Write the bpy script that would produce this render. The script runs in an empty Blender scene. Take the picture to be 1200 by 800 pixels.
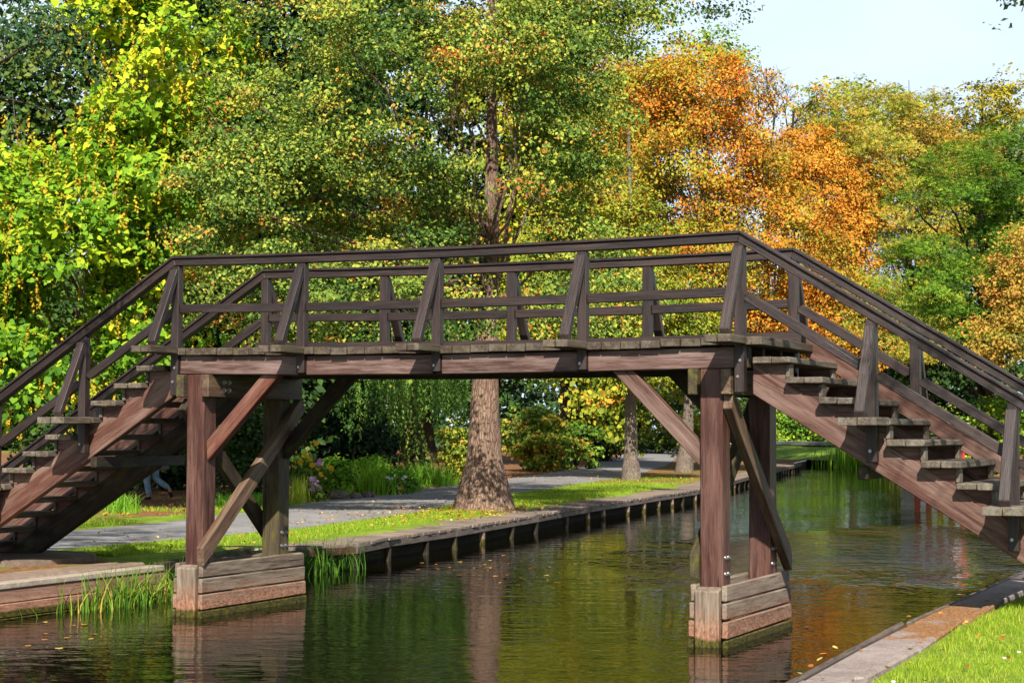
import bpy, bmesh, math, random
import numpy as np
from mathutils import Vector, Matrix, noise as mnoise
from mathutils.geometry import delaunay_2d_cdt

scene = bpy.context.scene
COL = scene.collection
rnd = random.Random(7)
NG = np.random.default_rng(11)
R = math.radians

# ------------------------------------------------------------------ camera
CAM = Vector((12.2333, -16.9564, 2.1226)); FOC = 2103.2467
YAW, PITCH, ROLL = R(25.2124), R(2.7956), R(.2193)
fw = Vector((-math.sin(YAW)*math.cos(PITCH), math.cos(YAW)*math.cos(PITCH), math.sin(PITCH)))
rt0 = Vector((math.cos(YAW), math.sin(YAW), 0)); up0 = rt0.cross(fw)
rt = rt0*math.cos(ROLL) + up0*math.sin(ROLL)
up = -rt0*math.sin(ROLL) + up0*math.cos(ROLL)
cd = bpy.data.cameras.new('camera'); cam = bpy.data.objects.new('camera', cd); COL.objects.link(cam)
M = Matrix((rt, up, -fw)).transposed().to_4x4(); M.translation = CAM
cam.matrix_world = M
cd.sensor_fit = 'HORIZONTAL'; cd.sensor_width = 36; cd.lens = FOC/1200*36
cd.clip_start = .1; cd.clip_end = 3000
scene.camera = cam
FWH = Vector((-math.sin(YAW), math.cos(YAW), 0)); RTH = rt0

def at(px, py, depth):                       # a point seen at a photo pixel, `depth` metres away
    return CAM + (fw + rt*((px-600)/FOC) - up*((py-400)/FOC))*depth
def gnd(px, depth, z=.4):
    p = at(px, 502, depth); p.z = z; return p
def gpx(px, py, z=.4):                       # ground point under a pixel
    d = fw + rt*((px-600)/FOC) - up*((py-400)/FOC)
    return CAM + d*((z-CAM.z)/d.z)

# ------------------------------------------------------------------ object helpers
WM = {}
def link(o, parent=None, mw=None):
    COL.objects.link(o)
    mw = mw or Matrix.Identity(4)
    WM[o] = mw
    if parent is not None:
        o.parent = parent
        o.matrix_parent_inverse = Matrix.Identity(4)
        o.matrix_basis = WM[parent].inverted() @ mw
    else:
        o.matrix_basis = mw
    return o
def tag(o, label, cat, group=None, kind=None):
    o['label'] = label; o['category'] = cat
    if group: o['group'] = group
    if kind: o['kind'] = kind
    return o
def thing(name, loc, label, cat, group=None):
    o = bpy.data.objects.new(name, None); o.empty_display_size = .3
    link(o, None, Matrix.Translation(Vector(loc)))
    return tag(o, label, cat, group)
def np_mesh(name, V, F, mat, tint=None, smooth=False):
    """V (n,3); F list of (m,k) index arrays (equal k per array)."""
    me = bpy.data.meshes.new(name)
    V = np.asarray(V, np.float32)
    if not isinstance(F, list): F = [F]
    F = [np.asarray(f, np.int32) for f in F if len(f)]
    tot = np.concatenate([np.full(len(f), f.shape[1], np.int32) for f in F])
    idx = np.concatenate([f.ravel() for f in F])
    me.vertices.add(len(V)); me.vertices.foreach_set('co', V.ravel())
    me.loops.add(len(idx)); me.loops.foreach_set('vertex_index', idx)
    me.polygons.add(len(tot))
    st = np.concatenate([[0], np.cumsum(tot)[:-1]]).astype(np.int32)
    me.polygons.foreach_set('loop_start', st); me.polygons.foreach_set('loop_total', tot)
    if smooth: me.polygons.foreach_set('use_smooth', np.ones(len(tot), bool))
    me.update(calc_edges=True)
    if tint is not None:
        a = me.attributes.new('tint', 'FLOAT', 'FACE'); a.data.foreach_set('value', np.asarray(tint, np.float32))
    me.materials.append(mat)
    return me
def obj_np(name, V, F, mat, parent=None, tint=None, smooth=False, mw=None):
    """V in world space when a parent is given it is kept in place"""
    me = np_mesh(name, V, F, mat, tint, smooth)
    o = bpy.data.objects.new(name, me)
    mw = mw or (WM[parent] if parent is not None else Matrix.Identity(4))
    inv = np.array(mw.inverted())
    co = np.asarray(V, np.float64) @ inv[:3, :3].T + inv[:3, 3]
    me.vertices.foreach_set('co', co.astype(np.float32).ravel()); me.update()
    return link(o, parent, mw)
def obj_bm(name, bm, mat, parent=None, mw=None, smooth=False):
    me = bpy.data.meshes.new(name)
    bmesh.ops.recalc_face_normals(bm, faces=bm.faces)
    bm.to_mesh(me); bm.free()
    if smooth:
        for p in me.polygons: p.use_smooth = True
    for m in (mat if isinstance(mat, list) else [mat]): me.materials.append(m)
    return link(bpy.data.objects.new(name, me), parent, mw)

# ------------------------------------------------------------------ node helpers
def newmat(name):
    m = bpy.data.materials.new(name); m.use_nodes = True
    nt = m.node_tree; nt.nodes.clear()
    out = nt.nodes.new('ShaderNodeOutputMaterial')
    return m, nt, out
def nd(nt, t, **kw):
    n = nt.nodes.new(t)
    for k, v in kw.items(): setattr(n, k, v)
    return n
def sin_(n, **kw):
    for k, v in kw.items(): n.inputs[k.replace('_', ' ')].default_value = v
    return n
def ramp(nt, fac, stops, interp='LINEAR'):
    n = nd(nt, 'ShaderNodeValToRGB'); cr = n.color_ramp; cr.interpolation = interp
    while len(cr.elements) > 1: cr.elements.remove(cr.elements[-1])
    cr.elements[0].position = stops[0][0]; cr.elements[0].color = (*stops[0][1], 1)
    for p, c in stops[1:]:
        e = cr.elements.new(p); e.color = (*c, 1)
    nt.links.new(fac, n.inputs['Fac'])
    return n.outputs['Color']
def noise(nt, vec, scale, detail=4, rough=.55, dist=0, w=None):
    n = nd(nt, 'ShaderNodeTexNoise', noise_dimensions='4D' if w is not None else '3D')
    sin_(n, Scale=scale, Detail=detail, Roughness=rough, Distortion=dist)
    if vec is not None: nt.links.new(vec, n.inputs['Vector'])
    if w is not None: nt.links.new(w, n.inputs['W'])
    return n.outputs['Fac']
def mapping(nt, vec, scale=(1, 1, 1), loc=(0, 0, 0), rot=(0, 0, 0)):
    n = nd(nt, 'ShaderNodeMapping')
    n.inputs['Scale'].default_value = scale; n.inputs['Location'].default_value = loc; n.inputs['Rotation'].default_value = rot
    nt.links.new(vec, n.inputs['Vector']); return n.outputs['Vector']
def mix(nt, fac, a, b, mode='MIX'):
    n = nd(nt, 'ShaderNodeMix', data_type='RGBA', blend_type=mode)
    for i, v in ((0, fac), (6, a), (7, b)):
        if hasattr(v, 'is_linked'): nt.links.new(v, n.inputs[i])
        else: n.inputs[i].default_value = (*v, 1) if isinstance(v, tuple) else v
    return n.outputs[2]
def math_(nt, op, a, b=0., c=None):
    n = nd(nt, 'ShaderNodeMath', operation=op)
    for i, v in enumerate((a, b, c)):
        if v is None: continue
        if hasattr(v, 'is_linked'): nt.links.new(v, n.inputs[i])
        else: n.inputs[i].default_value = v
    return n.outputs[0]
def bsdf(nt, out, col, rough=.7, spec=.3, bump=None, bstr=.4, bdist=.01):
    b = nd(nt, 'ShaderNodeBsdfPrincipled')
    if hasattr(col, 'is_linked'): nt.links.new(col, b.inputs['Base Color'])
    else: b.inputs['Base Color'].default_value = (*col, 1)
    if hasattr(rough, 'is_linked'): nt.links.new(rough, b.inputs['Roughness'])
    else: b.inputs['Roughness'].default_value = rough
    b.inputs['Specular IOR Level'].default_value = spec
    if bump is not None:
        bn = nd(nt, 'ShaderNodeBump'); bn.inputs['Strength'].default_value = bstr; bn.inputs['Distance'].default_value = bdist
        nt.links.new(bump, bn.inputs['Height']); nt.links.new(bn.outputs['Normal'], b.inputs['Normal'])
    nt.links.new(b.outputs[0], out.inputs['Surface'])
    return b
def objvec(nt): return nd(nt, 'ShaderNodeTexCoord').outputs['Object']
def objrand(nt): return nd(nt, 'ShaderNodeObjectInfo').outputs['Random']
def worldpos(nt): return nd(nt, 'ShaderNodeNewGeometry').outputs['Position']

# ------------------------------------------------------------------ materials
def wood(name, dark, mid, light, worn=(.3, .25, .23), worn_amt=.3, rough=.62, spec=.35, wet=None, green=None, white=0., splinter=.5):
    """weathered stained timber, grain along local X"""
    m, nt, out = newmat(name)
    v = objvec(nt); r = objrand(nt)
    w = math_(nt, 'MULTIPLY', r, 37.)
    g1 = noise(nt, mapping(nt, v, (2.2, 26, 26)), 1., 8, .7, .6, w)
    g2 = noise(nt, mapping(nt, v, (6, 110, 110)), 1., 3, .65, .2, w)
    bl = noise(nt, mapping(nt, v, (.8, 6, 6)), 1.3, 5, .62, 0, w)
    k = math_(nt, 'MULTIPLY_ADD', g2, .35, math_(nt, 'MULTIPLY', g1, .75))
    k = math_(nt, 'ADD', k, math_(nt, 'MULTIPLY', math_(nt, 'SUBTRACT', r, .5), .16))
    col = ramp(nt, k, [(.3, dark), (.52, mid), (.75, light)])
    # knots and blotches of worn stain
    wmask = ramp(nt, math_(nt, 'MULTIPLY_ADD', g1, .4, math_(nt, 'MULTIPLY', bl, .75)), [(.52, (0, 0, 0)), (.75, (1, 1, 1))])
    col = mix(nt, math_(nt, 'MULTIPLY', wmask, worn_amt), col, worn)
    # drying cracks
    cr = noise(nt, mapping(nt, v, (1.1, 38, 38)), 1., 2, .5, 1.2, w)
    crm = ramp(nt, cr, [(.31, (1, 1, 1)), (.35, (0, 0, 0))])
    col = mix(nt, math_(nt, 'MULTIPLY', crm, .75), col, tuple(c*.25 for c in dark))
    if white:
        wn = noise(nt, mapping(nt, v, (5, 9, 9)), 2., 5, .7, 0, w)
        wm = ramp(nt, wn, [(.66, (0, 0, 0)), (.72, (1, 1, 1))])
        col = mix(nt, math_(nt, 'MULTIPLY', wm, white), col, (.62, .6, .55))
    if green:
        gn = noise(nt, mapping(nt, v, (1.5, 5, 5)), 2., 5, .65, 0, w)
        gm = ramp(nt, gn, [(.5, (0, 0, 0)), (.68, (1, 1, 1))])
        col = mix(nt, math_(nt, 'MULTIPLY', gm, green), col, (.14, .13, .02))
    if wet:                                   # tide staining by height above the water
        sep = nd(nt, 'ShaderNodeSeparateXYZ'); nt.links.new(worldpos(nt), sep.inputs[0])
        zz = math_(nt, 'ADD', sep.outputs['Z'], math_(nt, 'MULTIPLY', math_(nt, 'SUBTRACT', bl, .5), .16))
        sp = noise(nt, mapping(nt, v, (9, 22, 22)), 2., 4, .7, 0, w)
        zz2 = math_(nt, 'ADD', zz, math_(nt, 'MULTIPLY', math_(nt, 'SUBTRACT', g1, .5), .5))
        a = ramp(nt, zz2, [(.0, (1, 1, 1)), (max(.02, wet-.08), (1, 1, 1)), (wet+.2, (0, 0, 0))])
        col = mix(nt, math_(nt, 'MULTIPLY', a, .8), col, ramp(nt, sp, [(.34, (.07, .038, .024)), (.5, (.38, .17, .10)), (.7, (.60, .37, .26))]))
        b_ = ramp(nt, zz, [(.0, (1, 1, 1)), (.07, (1, 1, 1)), (.10, (0, 0, 0))])
        col = mix(nt, b_, col, ramp(nt, sp, [(.4, (.015, .02, .004)), (.65, (.14, .11, .015))]))
    hs = nd(nt, 'ShaderNodeHueSaturation'); hs.inputs['Value'].default_value = .74; hs.inputs['Saturation'].default_value = 1.08; nt.links.new(col, hs.inputs['Color']); col = hs.outputs['Color']
    h = math_(nt, 'SUBTRACT', math_(nt, 'MULTIPLY_ADD', g2, .4, g1), math_(nt, 'MULTIPLY', crm, .8))
    bsdf(nt, out, col, rough, spec, h, splinter, .012)
    return m
W_RAIL = wood('dark stained rail timber', (.009, .0055, .005), (.022, .0125, .011), (.046, .027, .023), (.095, .062, .052), .5, .52, .45)
W_FASC = wood('worn red brown fascia timber', (.03, .014, .011), (.09, .046, .036), (.20, .118, .098), (.34, .25, .22), .8, .6)
W_STR = wood('red brown stringer timber', (.026, .0105, .008), (.09, .037, .026), (.17, .083, .060), (.38, .27, .22), .55, .58)
W_POST = wood('red brown post timber', (.02, .008, .006), (.068, .025, .018), (.13, .055, .042), (.33, .2, .155), .4, .58, wet=.05)
W_DARK = wood('black brown timber with shade in colour', (.010, .007, .005), (.026, .017, .012), (.052, .035, .023), (.09, .075, .035), .4, .65, green=.5)  # shade on far and under-deck timbers is put into this dark colour
W_MOSS = wood('mossy brown timber', (.014, .01, .006), (.042, .029, .018), (.09, .064, .042), (.16, .14, .05), .5, .7, green=.8)
W_BRACE = wood('brown weathered brace timber', (.03, .016, .010), (.09, .049, .031), (.19, .115, .075), (.34, .26, .17), .55, .65)
W_TREAD = wood('grey weathered tread planks', (.035, .025, .018), (.098, .074, .052), (.19, .155, .115), (.36, .33, .27), .55, .75, white=.75)
W_DECK = wood('grey brown deck planks', (.028, .019, .014), (.075, .053, .038), (.15, .112, .082), (.26, .225, .17), .55, .72, green=.3, white=.4)
W_FOOT = wood('grey footing planks', (.06, .043, .032), (.18, .13, .096), (.34, .26, .2), (.46, .40, .30), .55, .75, wet=.2)
W_RED = wood('bright red brown brace timber', (.04, .013, .008), (.14, .048, .03), (.24, .10, .07), (.4, .25, .2), .5, .55)
W_WALK = wood('grey boardwalk planks', (.04, .032, .027), (.115, .09, .075), (.23, .19, .16), (.3, .22, .15), .5, .8)
W_PALE = wood('bleached pile timber', (.09, .07, .05), (.22, .18, .135), (.38, .33, .25), (.45, .38, .28), .4, .8, wet=.03)

def steel():
    m, nt, out = newmat('galvanised bolt steel')
    n = noise(nt, objvec(nt), 60, 3)
    b = bsdf(nt, out, ramp(nt, n, [(.3, (.22, .21, .20)), (.7, (.5, .49, .47))]), .38, .5)
    b.inputs['Metallic'].default_value = .85
    return m
STEEL = steel()

def leafmat(name, stops, rough=.6, trans=.22, spec=.14, patch=None, patch_scale=.35, hue=.0):
    """per-leaf colour from the 'tint' attribute, with patches of another colour by place"""
    m, nt, out = newmat(name)
    a = nd(nt, 'ShaderNodeAttribute', attribute_name='tint')
    col = ramp(nt, a.outputs['Fac'], stops)
    if patch:
        n = noise(nt, objvec(nt), patch_scale, 3, .6)
        k = math_(nt, 'MULTIPLY_ADD', a.outputs['Fac'], .25, n)
        pm = ramp(nt, k, [(.60, (0, 0, 0)), (.74, (1, 1, 1))])
        col = mix(nt, pm, col, patch)
    b = nd(nt, 'ShaderNodeBsdfPrincipled'); nt.links.new(col, b.inputs['Base Color'])
    b.inputs['Roughness'].default_value = rough; b.inputs['Specular IOR Level'].default_value = spec
    t = nd(nt, 'ShaderNodeBsdfTranslucent')
    nt.links.new(mix(nt, 1., col, (1., 1., .55), 'MULTIPLY'), t.inputs['Color'])
    mx = nd(nt, 'ShaderNodeMixShader'); mx.inputs[0].default_value = trans
    nt.links.new(b.outputs[0], mx.inputs[1]); nt.links.new(t.outputs[0], mx.inputs[2])
    nt.links.new(mx.outputs[0], out.inputs['Surface'])
    return m
L_ALDER = leafmat('alder leaves', [(0, (.03, .07, .014)), (.3, (.10, .18, .03)), (.52, (.22, .30, .045)), (.72, (.38, .40, .05)), (.86, (.52, .40, .06)), (.94, (.50, .25, .05)), (1, (.36, .11, .02))])
L_LIME = leafmat('large yellow green leaves', [(0, (.06, .15, .012)), (.35, (.16, .33, .02)), (.72, (.38, .50, .025)), (1, (.66, .60, .03))], .6, .32)
L_TASSEL = leafmat('yellow seed tassels', [(0, (.34, .22, .015)), (1, (.62, .42, .03))], .7, .2)
L_ORANGE = leafmat('orange chestnut leaves', [(0, (.10, .10, .012)), (.15, (.26, .20, .02)), (.3, (.46, .12, .014)), (.5, (.60, .18, .02)), (.7, (.68, .28, .03)), (.88, (.72, .42, .05)), (1, (.40, .07, .014))], .6, .22, patch=(.34, .34, .03), patch_scale=.28)
L_RUST = leafmat('rust and olive leaves', [(0, (.12, .14, .015)), (.25, (.38, .24, .025)), (.55, (.58, .20, .022)), (1, (.70, .36, .04))], .6, .22)
L_YG = leafmat('yellow green tree leaves', [(0, (.09, .15, .014)), (.35, (.24, .29, .03)), (.66, (.44, .41, .05)), (.85, (.56, .38, .06)), (1, (.58, .27, .04))], .6, .22)
L_MIXED = leafmat('green leaves turning orange', [(0, (.08, .14, .014)), (.4, (.24, .29, .026)), (.7, (.46, .42, .035)), (.88, (.55, .34, .03)), (1, (.5, .17, .025))], .6, .22)
L_GREEN = leafmat('fresh green leaves', [(0, (.035, .085, .012)), (.4, (.11, .23, .018)), (.75, (.25, .38, .028)), (1, (.44, .46, .04))], .6, .22)
L_BROWNY = leafmat('tan orange leaves', [(0, (.12, .13, .02)), (.45, (.35, .25, .035)), (.8, (.50, .30, .05)), (1, (.46, .2, .04))], .6, .22)
L_OLIVE = leafmat('olive gold leaves', [(0, (.06, .07, .01)), (.5, (.2, .18, .018)), (1, (.42, .33, .025))], .5, .25)
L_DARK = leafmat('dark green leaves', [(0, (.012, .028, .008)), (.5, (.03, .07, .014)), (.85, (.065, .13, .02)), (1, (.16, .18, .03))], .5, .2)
L_DEEP = leafmat('deep green leaves with shade in colour', [(0, (.014, .036, .018)), (.6, (.04, .09, .035)), (1, (.09, .16, .05))], .6, .15)  # dark palette carries the overhanging branch's shade in its colour
L_SPRUCE = leafmat('dark conifer needles', [(0, (.012, .03, .015)), (1, (.05, .085, .03))], .6, .1)
L_WILLOW = leafmat('willow leaves', [(0, (.04, .10, .018)), (.5, (.10, .21, .03)), (1, (.25, .36, .06))], .6, .3)
L_IVY = leafmat('ivy leaves', [(0, (.03, .08, .012)), (.6, (.12, .22, .025)), (1, (.3, .2, .04))], .6, .2)
L_SHRUB = leafmat('rhododendron leaves', [(0, (.035, .09, .012)), (.5, (.11, .21, .022)), (.85, (.24, .33, .035)), (1, (.42, .27, .04))], .55, .2)
L_GRASS = leafmat('grass blades', [(0, (.07, .17, .012)), (.4, (.19, .33, .018)), (.75, (.36, .45, .03)), (1, (.55, .46, .11))], .55, .3)
L_REED = leafmat('reed blades', [(0, (.025, .075, .012)), (.5, (.09, .20, .016)), (.8, (.24, .32, .03)), (1, (.50, .34, .07))], .6, .22)
L_FERN = leafmat('bright fern blades', [(0, (.05, .15, .014)), (.6, (.16, .36, .022)), (1, (.30, .46, .04))], .5, .35)
L_FALLEN = leafmat('fallen leaves', [(0, (.22, .07, .02)), (.4, (.46, .17, .03)), (.75, (.56, .33, .05)), (1, (.5, .4, .12))], .65, .1)
L_PINK = leafmat('pink petals', [(0, (.55, .22, .5)), (1, (.75, .48, .7))], .6, .25)
L_YEL = leafmat('yellow petals', [(0, (.75, .38, .01)), (1, (.8, .55, .02))], .6, .25)
L_WHITE = leafmat('white daisy petals', [(0, (.7, .7, .66)), (1, (.8, .8, .78))], .6, .2)

def bark(name, dark, mid, light, scale=1., moss=0.):
    m, nt, out = newmat(name)
    v = objvec(nt)
    n1 = noise(nt, mapping(nt, v, (9, 9, 1.8)), scale, 7, .7, .8)
    n2 = noise(nt, v, 1.5*scale, 4, .6)
    vo = nd(nt, 'ShaderNodeTexVoronoi', feature='DISTANCE_TO_EDGE'); sin_(vo, Scale=3.2*scale)
    nt.links.new(mapping(nt, v, (3.2, 3.2, .8)), vo.inputs['Vector'])
    k = math_(nt, 'MULTIPLY_ADD', n2, .4, math_(nt, 'MULTIPLY', n1, .65))
    col = ramp(nt, k, [(.32, dark), (.52, mid), (.7, light)])
    edge = ramp(nt, vo.outputs['Distance'], [(0, (1, 1, 1)), (.14, (0, 0, 0))])
    col = mix(nt, math_(nt, 'MULTIPLY', edge, .4), col, tuple(c*.45 for c in dark))
    if moss:
        gn = noise(nt, v, 2.2, 5, .65)
        col = mix(nt, math_(nt, 'MULTIPLY', ramp(nt, gn, [(.5, (0, 0, 0)), (.66, (1, 1, 1))]), moss), col, (.12, .13, .025))
    h = math_(nt, 'SUBTRACT', n1, math_(nt, 'MULTIPLY', edge, .5))
    bsdf(nt, out, col, .85, .2, h, .8, .05)
    return m
BARK = bark('grey brown furrowed bark', (.07, .042, .03), (.21, .13, .092), (.37, .25, .18), 1.6, .1)
BARK_D = bark('dark branch bark', (.016, .012, .009), (.045, .033, .024), (.10, .075, .055))
BARK_P = bark('pale smooth bark', (.09, .07, .055), (.2, .155, .12), (.33, .27, .21), 2.2, .25)

# ------------------------------------------------------------------ bridge
def sag(x): return -.036*max(0., 1-((x-3.37)/3.5)**2)
def beam(name, p0, p1, w, h, mat, parent, upv=(0, 0, 1), cut0=(0, 0), cut1=(0, 0), bev=.007, segs=1, do_sag=False, jit=.002):
    """timber with local X along its length, Y its width, Z its depth; cut = (x shift at bottom, x shift at top) of the end faces"""
    p0, p1 = Vector(p0), Vector(p1); L = (p1-p0).length
    X = (p1-p0).normalized(); Z = Vector(upv); Z = (Z - X*Z.dot(X)).normalized(); Y = Z.cross(X)
    mw = Matrix((X, Y, Z)).transposed().to_4x4(); mw.translation = p0
    bm = bmesh.new(); rings = []
    for i in range(segs+1):
        t = i/segs; x = L*t; ring = []
        for y, z in ((-w/2, -h/2), (w/2, -h/2), (w/2, h/2), (-w/2, h/2)):
            xx = x
            if i == 0: xx += cut0[0] if z < 0 else cut0[1]
            if i == segs: xx += cut1[0] if z < 0 else cut1[1]
            zz = z + (sag((p0+X*xx).x) if do_sag else 0)
            ring.append(bm.verts.new((xx, y+rnd.uniform(-jit, jit), zz+rnd.uniform(-jit, jit))))
        rings.append(ring)
    for a, b in zip(rings, rings[1:]):
        for i in range(4): bm.faces.new((a[i], a[(i+1) % 4], b[(i+1) % 4], b[i]))
    bm.faces.new(rings[0][::-1]); bm.faces.new(rings[-1])
    bmesh.ops.recalc_face_normals(bm, faces=bm.faces)
    if bev:
        es = [e for e in bm.edges if len(e.link_faces) == 2 and e.calc_face_angle(0) > .5]
        bmesh.ops.bevel(bm, geom=es, offset=bev, segments=1, affect='EDGES', clamp_overlap=True)
    return obj_bm(name, bm, mat, parent, mw)
def boxes(name, bxs, mat, parent, mw, bev=.005, jit=.003):
    """several planks as one part; boxes in the local frame of mw, X along the planks"""
    bm = bmesh.new()
    for (x0, x1, y0, y1, z0, z1) in bxs:
        vs = [bm.verts.new((x+rnd.uniform(-jit, jit), y+rnd.uniform(-jit, jit)*.4, z+rnd.uniform(-jit, jit)*.6)) for x in (x0, x1) for y in (y0, y1) for z in (z0, z1)]
        for f in ((0, 1, 3, 2), (4, 6, 7, 5), (0, 4, 5, 1), (2, 3, 7, 6), (0, 2, 6, 4), (1, 5, 7, 3)):
            bm.faces.new([vs[i] for i in f])
    bmesh.ops.recalc_face_normals(bm, faces=bm.faces)
    if bev: bmesh.ops.bevel(bm, geom=bm.edges[:], offset=bev, segments=1, affect='EDGES')
    return obj_bm(name, bm, mat, parent, mw)
ACROSS = Matrix(((0, -1, 0, 0), (1, 0, 0, 0), (0, 0, 1, 0), (0, 0, 0, 1)))   # local X -> world +y, local Y -> world -x
def bolt(parent, p, n, r=.018, t=.018):
    n = Vector(n); q = n.to_track_quat('Z', 'Y').to_matrix().to_4x4(); q.translation = Vector(p)
    bm = bmesh.new()
    bmesh.ops.create_cone(bm, cap_ends=True, segments=14, radius1=r*1.55, radius2=r*1.45, depth=.006, matrix=Matrix.Translation((0, 0, .003)))
    bmesh.ops.create_cone(bm, cap_ends=True, segments=6, radius1=r, radius2=r*.92, depth=t, matrix=Matrix.Translation((0, 0, .006+t/2)))
    return obj_bm('bolt', bm, STEEL, parent, q)

BR = thing('footbridge', (3.37, .93, 0), 'dark brown timber footbridge with stairs at both ends crossing the canal', 'footbridge')
W = 1.86; ZD = 3.04; ZR = 4.09; XL, XR = 0., 6.74; SL = math.atan(.2/.328); SLT = .2/.328; BAY = 6.74/4
PX = [BAY*i for i in range(5)]
# deck and outriggers
n = 34; pw = (XR+.5)/n
deck_b, outr = [], []
for i in range(n):
    x0 = -.25+i*pw; xm = x0+pw/2
    dz = rnd.uniform(-.006, .006)+sag(xm)
    near = -.08+rnd.uniform(-.012, .012)
    deck_b.append((near, W+.08+rnd.uniform(-.01, .01), -(x0+pw-.006), -(x0+.006), ZD-.078+dz, ZD+dz))
boxes('deck', deck_b, W_DECK, BR, ACROSS)
deck = BR.children[0] if BR.children else None
def outrigger(x, z, side, zoff=0):
    y0, y1 = (-.60, -.1) if side < 0 else (W+.1, W+.60)
    s = sag(x) if 0 <= x <= XR else 0
    xa, xb = (x-.185, x+.185) if not -.01 < x < XR+.01 else (x-.18, x+.09)
    xm = (xa+xb)/2
    return boxes('outrigger_plank', [(y0+rnd.uniform(-.02, .02), y1, -(xb), -(xm+.004), z-.070+s, z+.005+s), (y0+rnd.uniform(-.02, .02), y1, -(xm-.004), -xa, z-.072+s, z+.003+s)], W_DECK if -.01 < x < XR+.01 else W_TREAD, BR, ACROSS)
def post_top(x):
    if x < 0: return ZR + SLT*x
    if x > XR: return ZR - SLT*(x-XR)
    return ZR + sag(x)
def railing_post(x, side, zbase, zlow):
    y = 0 if side < 0 else W
    zt = post_top(x) - (.115 if 0 <= x <= XR else .13)
    c = (-SLT*.05, SLT*.05) if x < 0 else ((SLT*.05, -SLT*.05) if x > XR else (0, 0))
    # local Z of a vertical timber points to +x here, so the end cut follows the slope of the rail
    cc = (-.05*SLT, .05*SLT) if x < -.01 else ((.05*SLT, -.05*SLT) if x > XR+.01 else (0, 0))
    p = beam('railing_post', (x, y, zlow), (x, y, zt), .1, .1, W_RAIL, BR, upv=(1, 0, 0), cut1=cc)
    yo = -.47 if side < 0 else W+.47
    ys = -.04 if side < 0 else W+.04
    zb = zbase + (sag(x) if 0 <= x <= XR else 0)
    o = outrigger(x, zbase, side)
    beam('raker_brace', (x-.005, yo, zb+.02), (x-.005, ys, zt-.05), .104, .075, W_RAIL, p, upv=(0, -side*-1., 0), cut0=(-.04, .03) if side < 0 else (.03, -.04))
    dz = zbase-zlow
    for k in (.42, .78):
        if dz > .5 or (dz > .2 and k > .5): bolt(p, (x+.012*(1 if k < .5 else -1), y+side*.052, zbase-.05-dz*k*.8), (0, side, 0), .0105, .009)
    return p
for side in (-1, 1):
    for i, x in enumerate(PX):
        railing_post(x, side, ZD, ZD-.31 if 0 < i < 4 else ZD-.55)
    for k in (1, 2, 3):                       # stair posts stand on every fourth step
        d = 1.31*k
        z = ZD-.8*k
        if z > .5:
            railing_post(XR+d, side, z+.0, z-.42); railing_post(XL-d, side, z+.0, z-.42)
# handrails: a cap board over a rail timber, mitred where the stairs begin
def rails(y):
    def pt(xj, d, s):                          # joint of level and sloping line at perpendicular depth d below the outline
        return (xj - s*d*math.tan(SL/2), ZR-d)
    for (d0, d1, w) in ((0, .03, .165), (.031, .112, .115)):
        dm = (d0+d1)/2; hh = (d1-d0); tq = math.tan(SL/2)
        a = pt(XL-.02, dm, -1); b = pt(XR+.02, dm, 1)
        nm = 'handrail_cap' if d0 == 0 else 'handrail'
        main = beam(nm, (a[0], y, a[1]), (b[0], y, b[1]), w, hh, W_RAIL, BR, cut0=(hh/2*tq, -hh/2*tq), cut1=(-hh/2*tq, hh/2*tq), segs=12, do_sag=True, bev=.006)
        for s, j, run in ((-1, a, 4.45), (1, b, 4.3)):
            e = (j[0]+s*run, j[1]-run*SLT)
            beam(nm, (j[0], y, j[1]), (e[0], y, e[1]), w, hh, W_RAIL, BR, cut0=(hh/2*tq, -hh/2*tq), cut1=(0, 0), bev=.006)
def mid_rails(y):
    zc = ZD+.45
    for i in range(4):
        x0, x1 = PX[i]+.052, PX[i+1]-.052
        beam('mid_rail', (x0, y+.004, zc+sag(x0)), (x1, y+.004, zc+sag(x1)), .055, .098, W_RAIL, BR)
    for s, xe in ((1, XR), (-1, XL)):
        for k in range(3):
            d0, d1 = 1.31*k+.052, 1.31*(k+1)-.052
            if k == 2: d1 = 1.31*3-.052
            beam('mid_rail', (xe+s*d0, y+.004, zc-.01-SLT*d0), (xe+s*d1, y+.004, zc-.01-SLT*d1), .055, .1, W_RAIL, BR,
                 cut0=(-.05*SLT, .05*SLT), cut1=(-.05*SLT, .05*SLT))
for y in (0, W): rails(y); mid_rails(y)
beam('toe_board', (-.1, W-.075, ZD+.075), (XR+.1, W-.075, ZD+.075), .035, .14, W_RAIL, BR, segs=12, do_sag=True)
for s_, xe in ((1, XR), (-1, XL)):
    beam('skirting_board', (xe+s_*.16, W-.10, ZD+.0), (xe+s_*4.3, W-.10, ZD-SLT*4.14), .035, .21, W_STR, BR, cut0=(.1*SLT, -.1*SLT))
# girders, joists, fascia
ZG0, ZG1 = 2.735, 2.955
for y in (.115, W-.115):
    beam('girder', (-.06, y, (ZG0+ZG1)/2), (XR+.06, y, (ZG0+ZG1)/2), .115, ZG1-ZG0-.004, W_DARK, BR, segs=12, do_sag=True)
for i in range(4):
    x0, x1 = PX[i]+.055, PX[i+1]-.055
    beam('fascia_board', (x0, .026, (ZG0+ZG1)/2+sag(x0)+.001), (x1, .026, (ZG0+ZG1)/2+sag(x1)+.001), .058, ZG1-ZG0-.012, W_FASC, BR)
    beam('fascia_board', (x0, W-.026, (ZG0+ZG1)/2+sag(x0)+.001), (x1, W-.026, (ZG0+ZG1)/2+sag(x1)+.001), .058, ZG1-ZG0-.012, W_FASC, BR)
for y in (.62, 1.24):
    beam('joist', (-.05, y, ZG1-.09), (XR+.05, y, ZG1-.09), .09, .17, W_DARK, BR, segs=12, do_sag=True)
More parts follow.
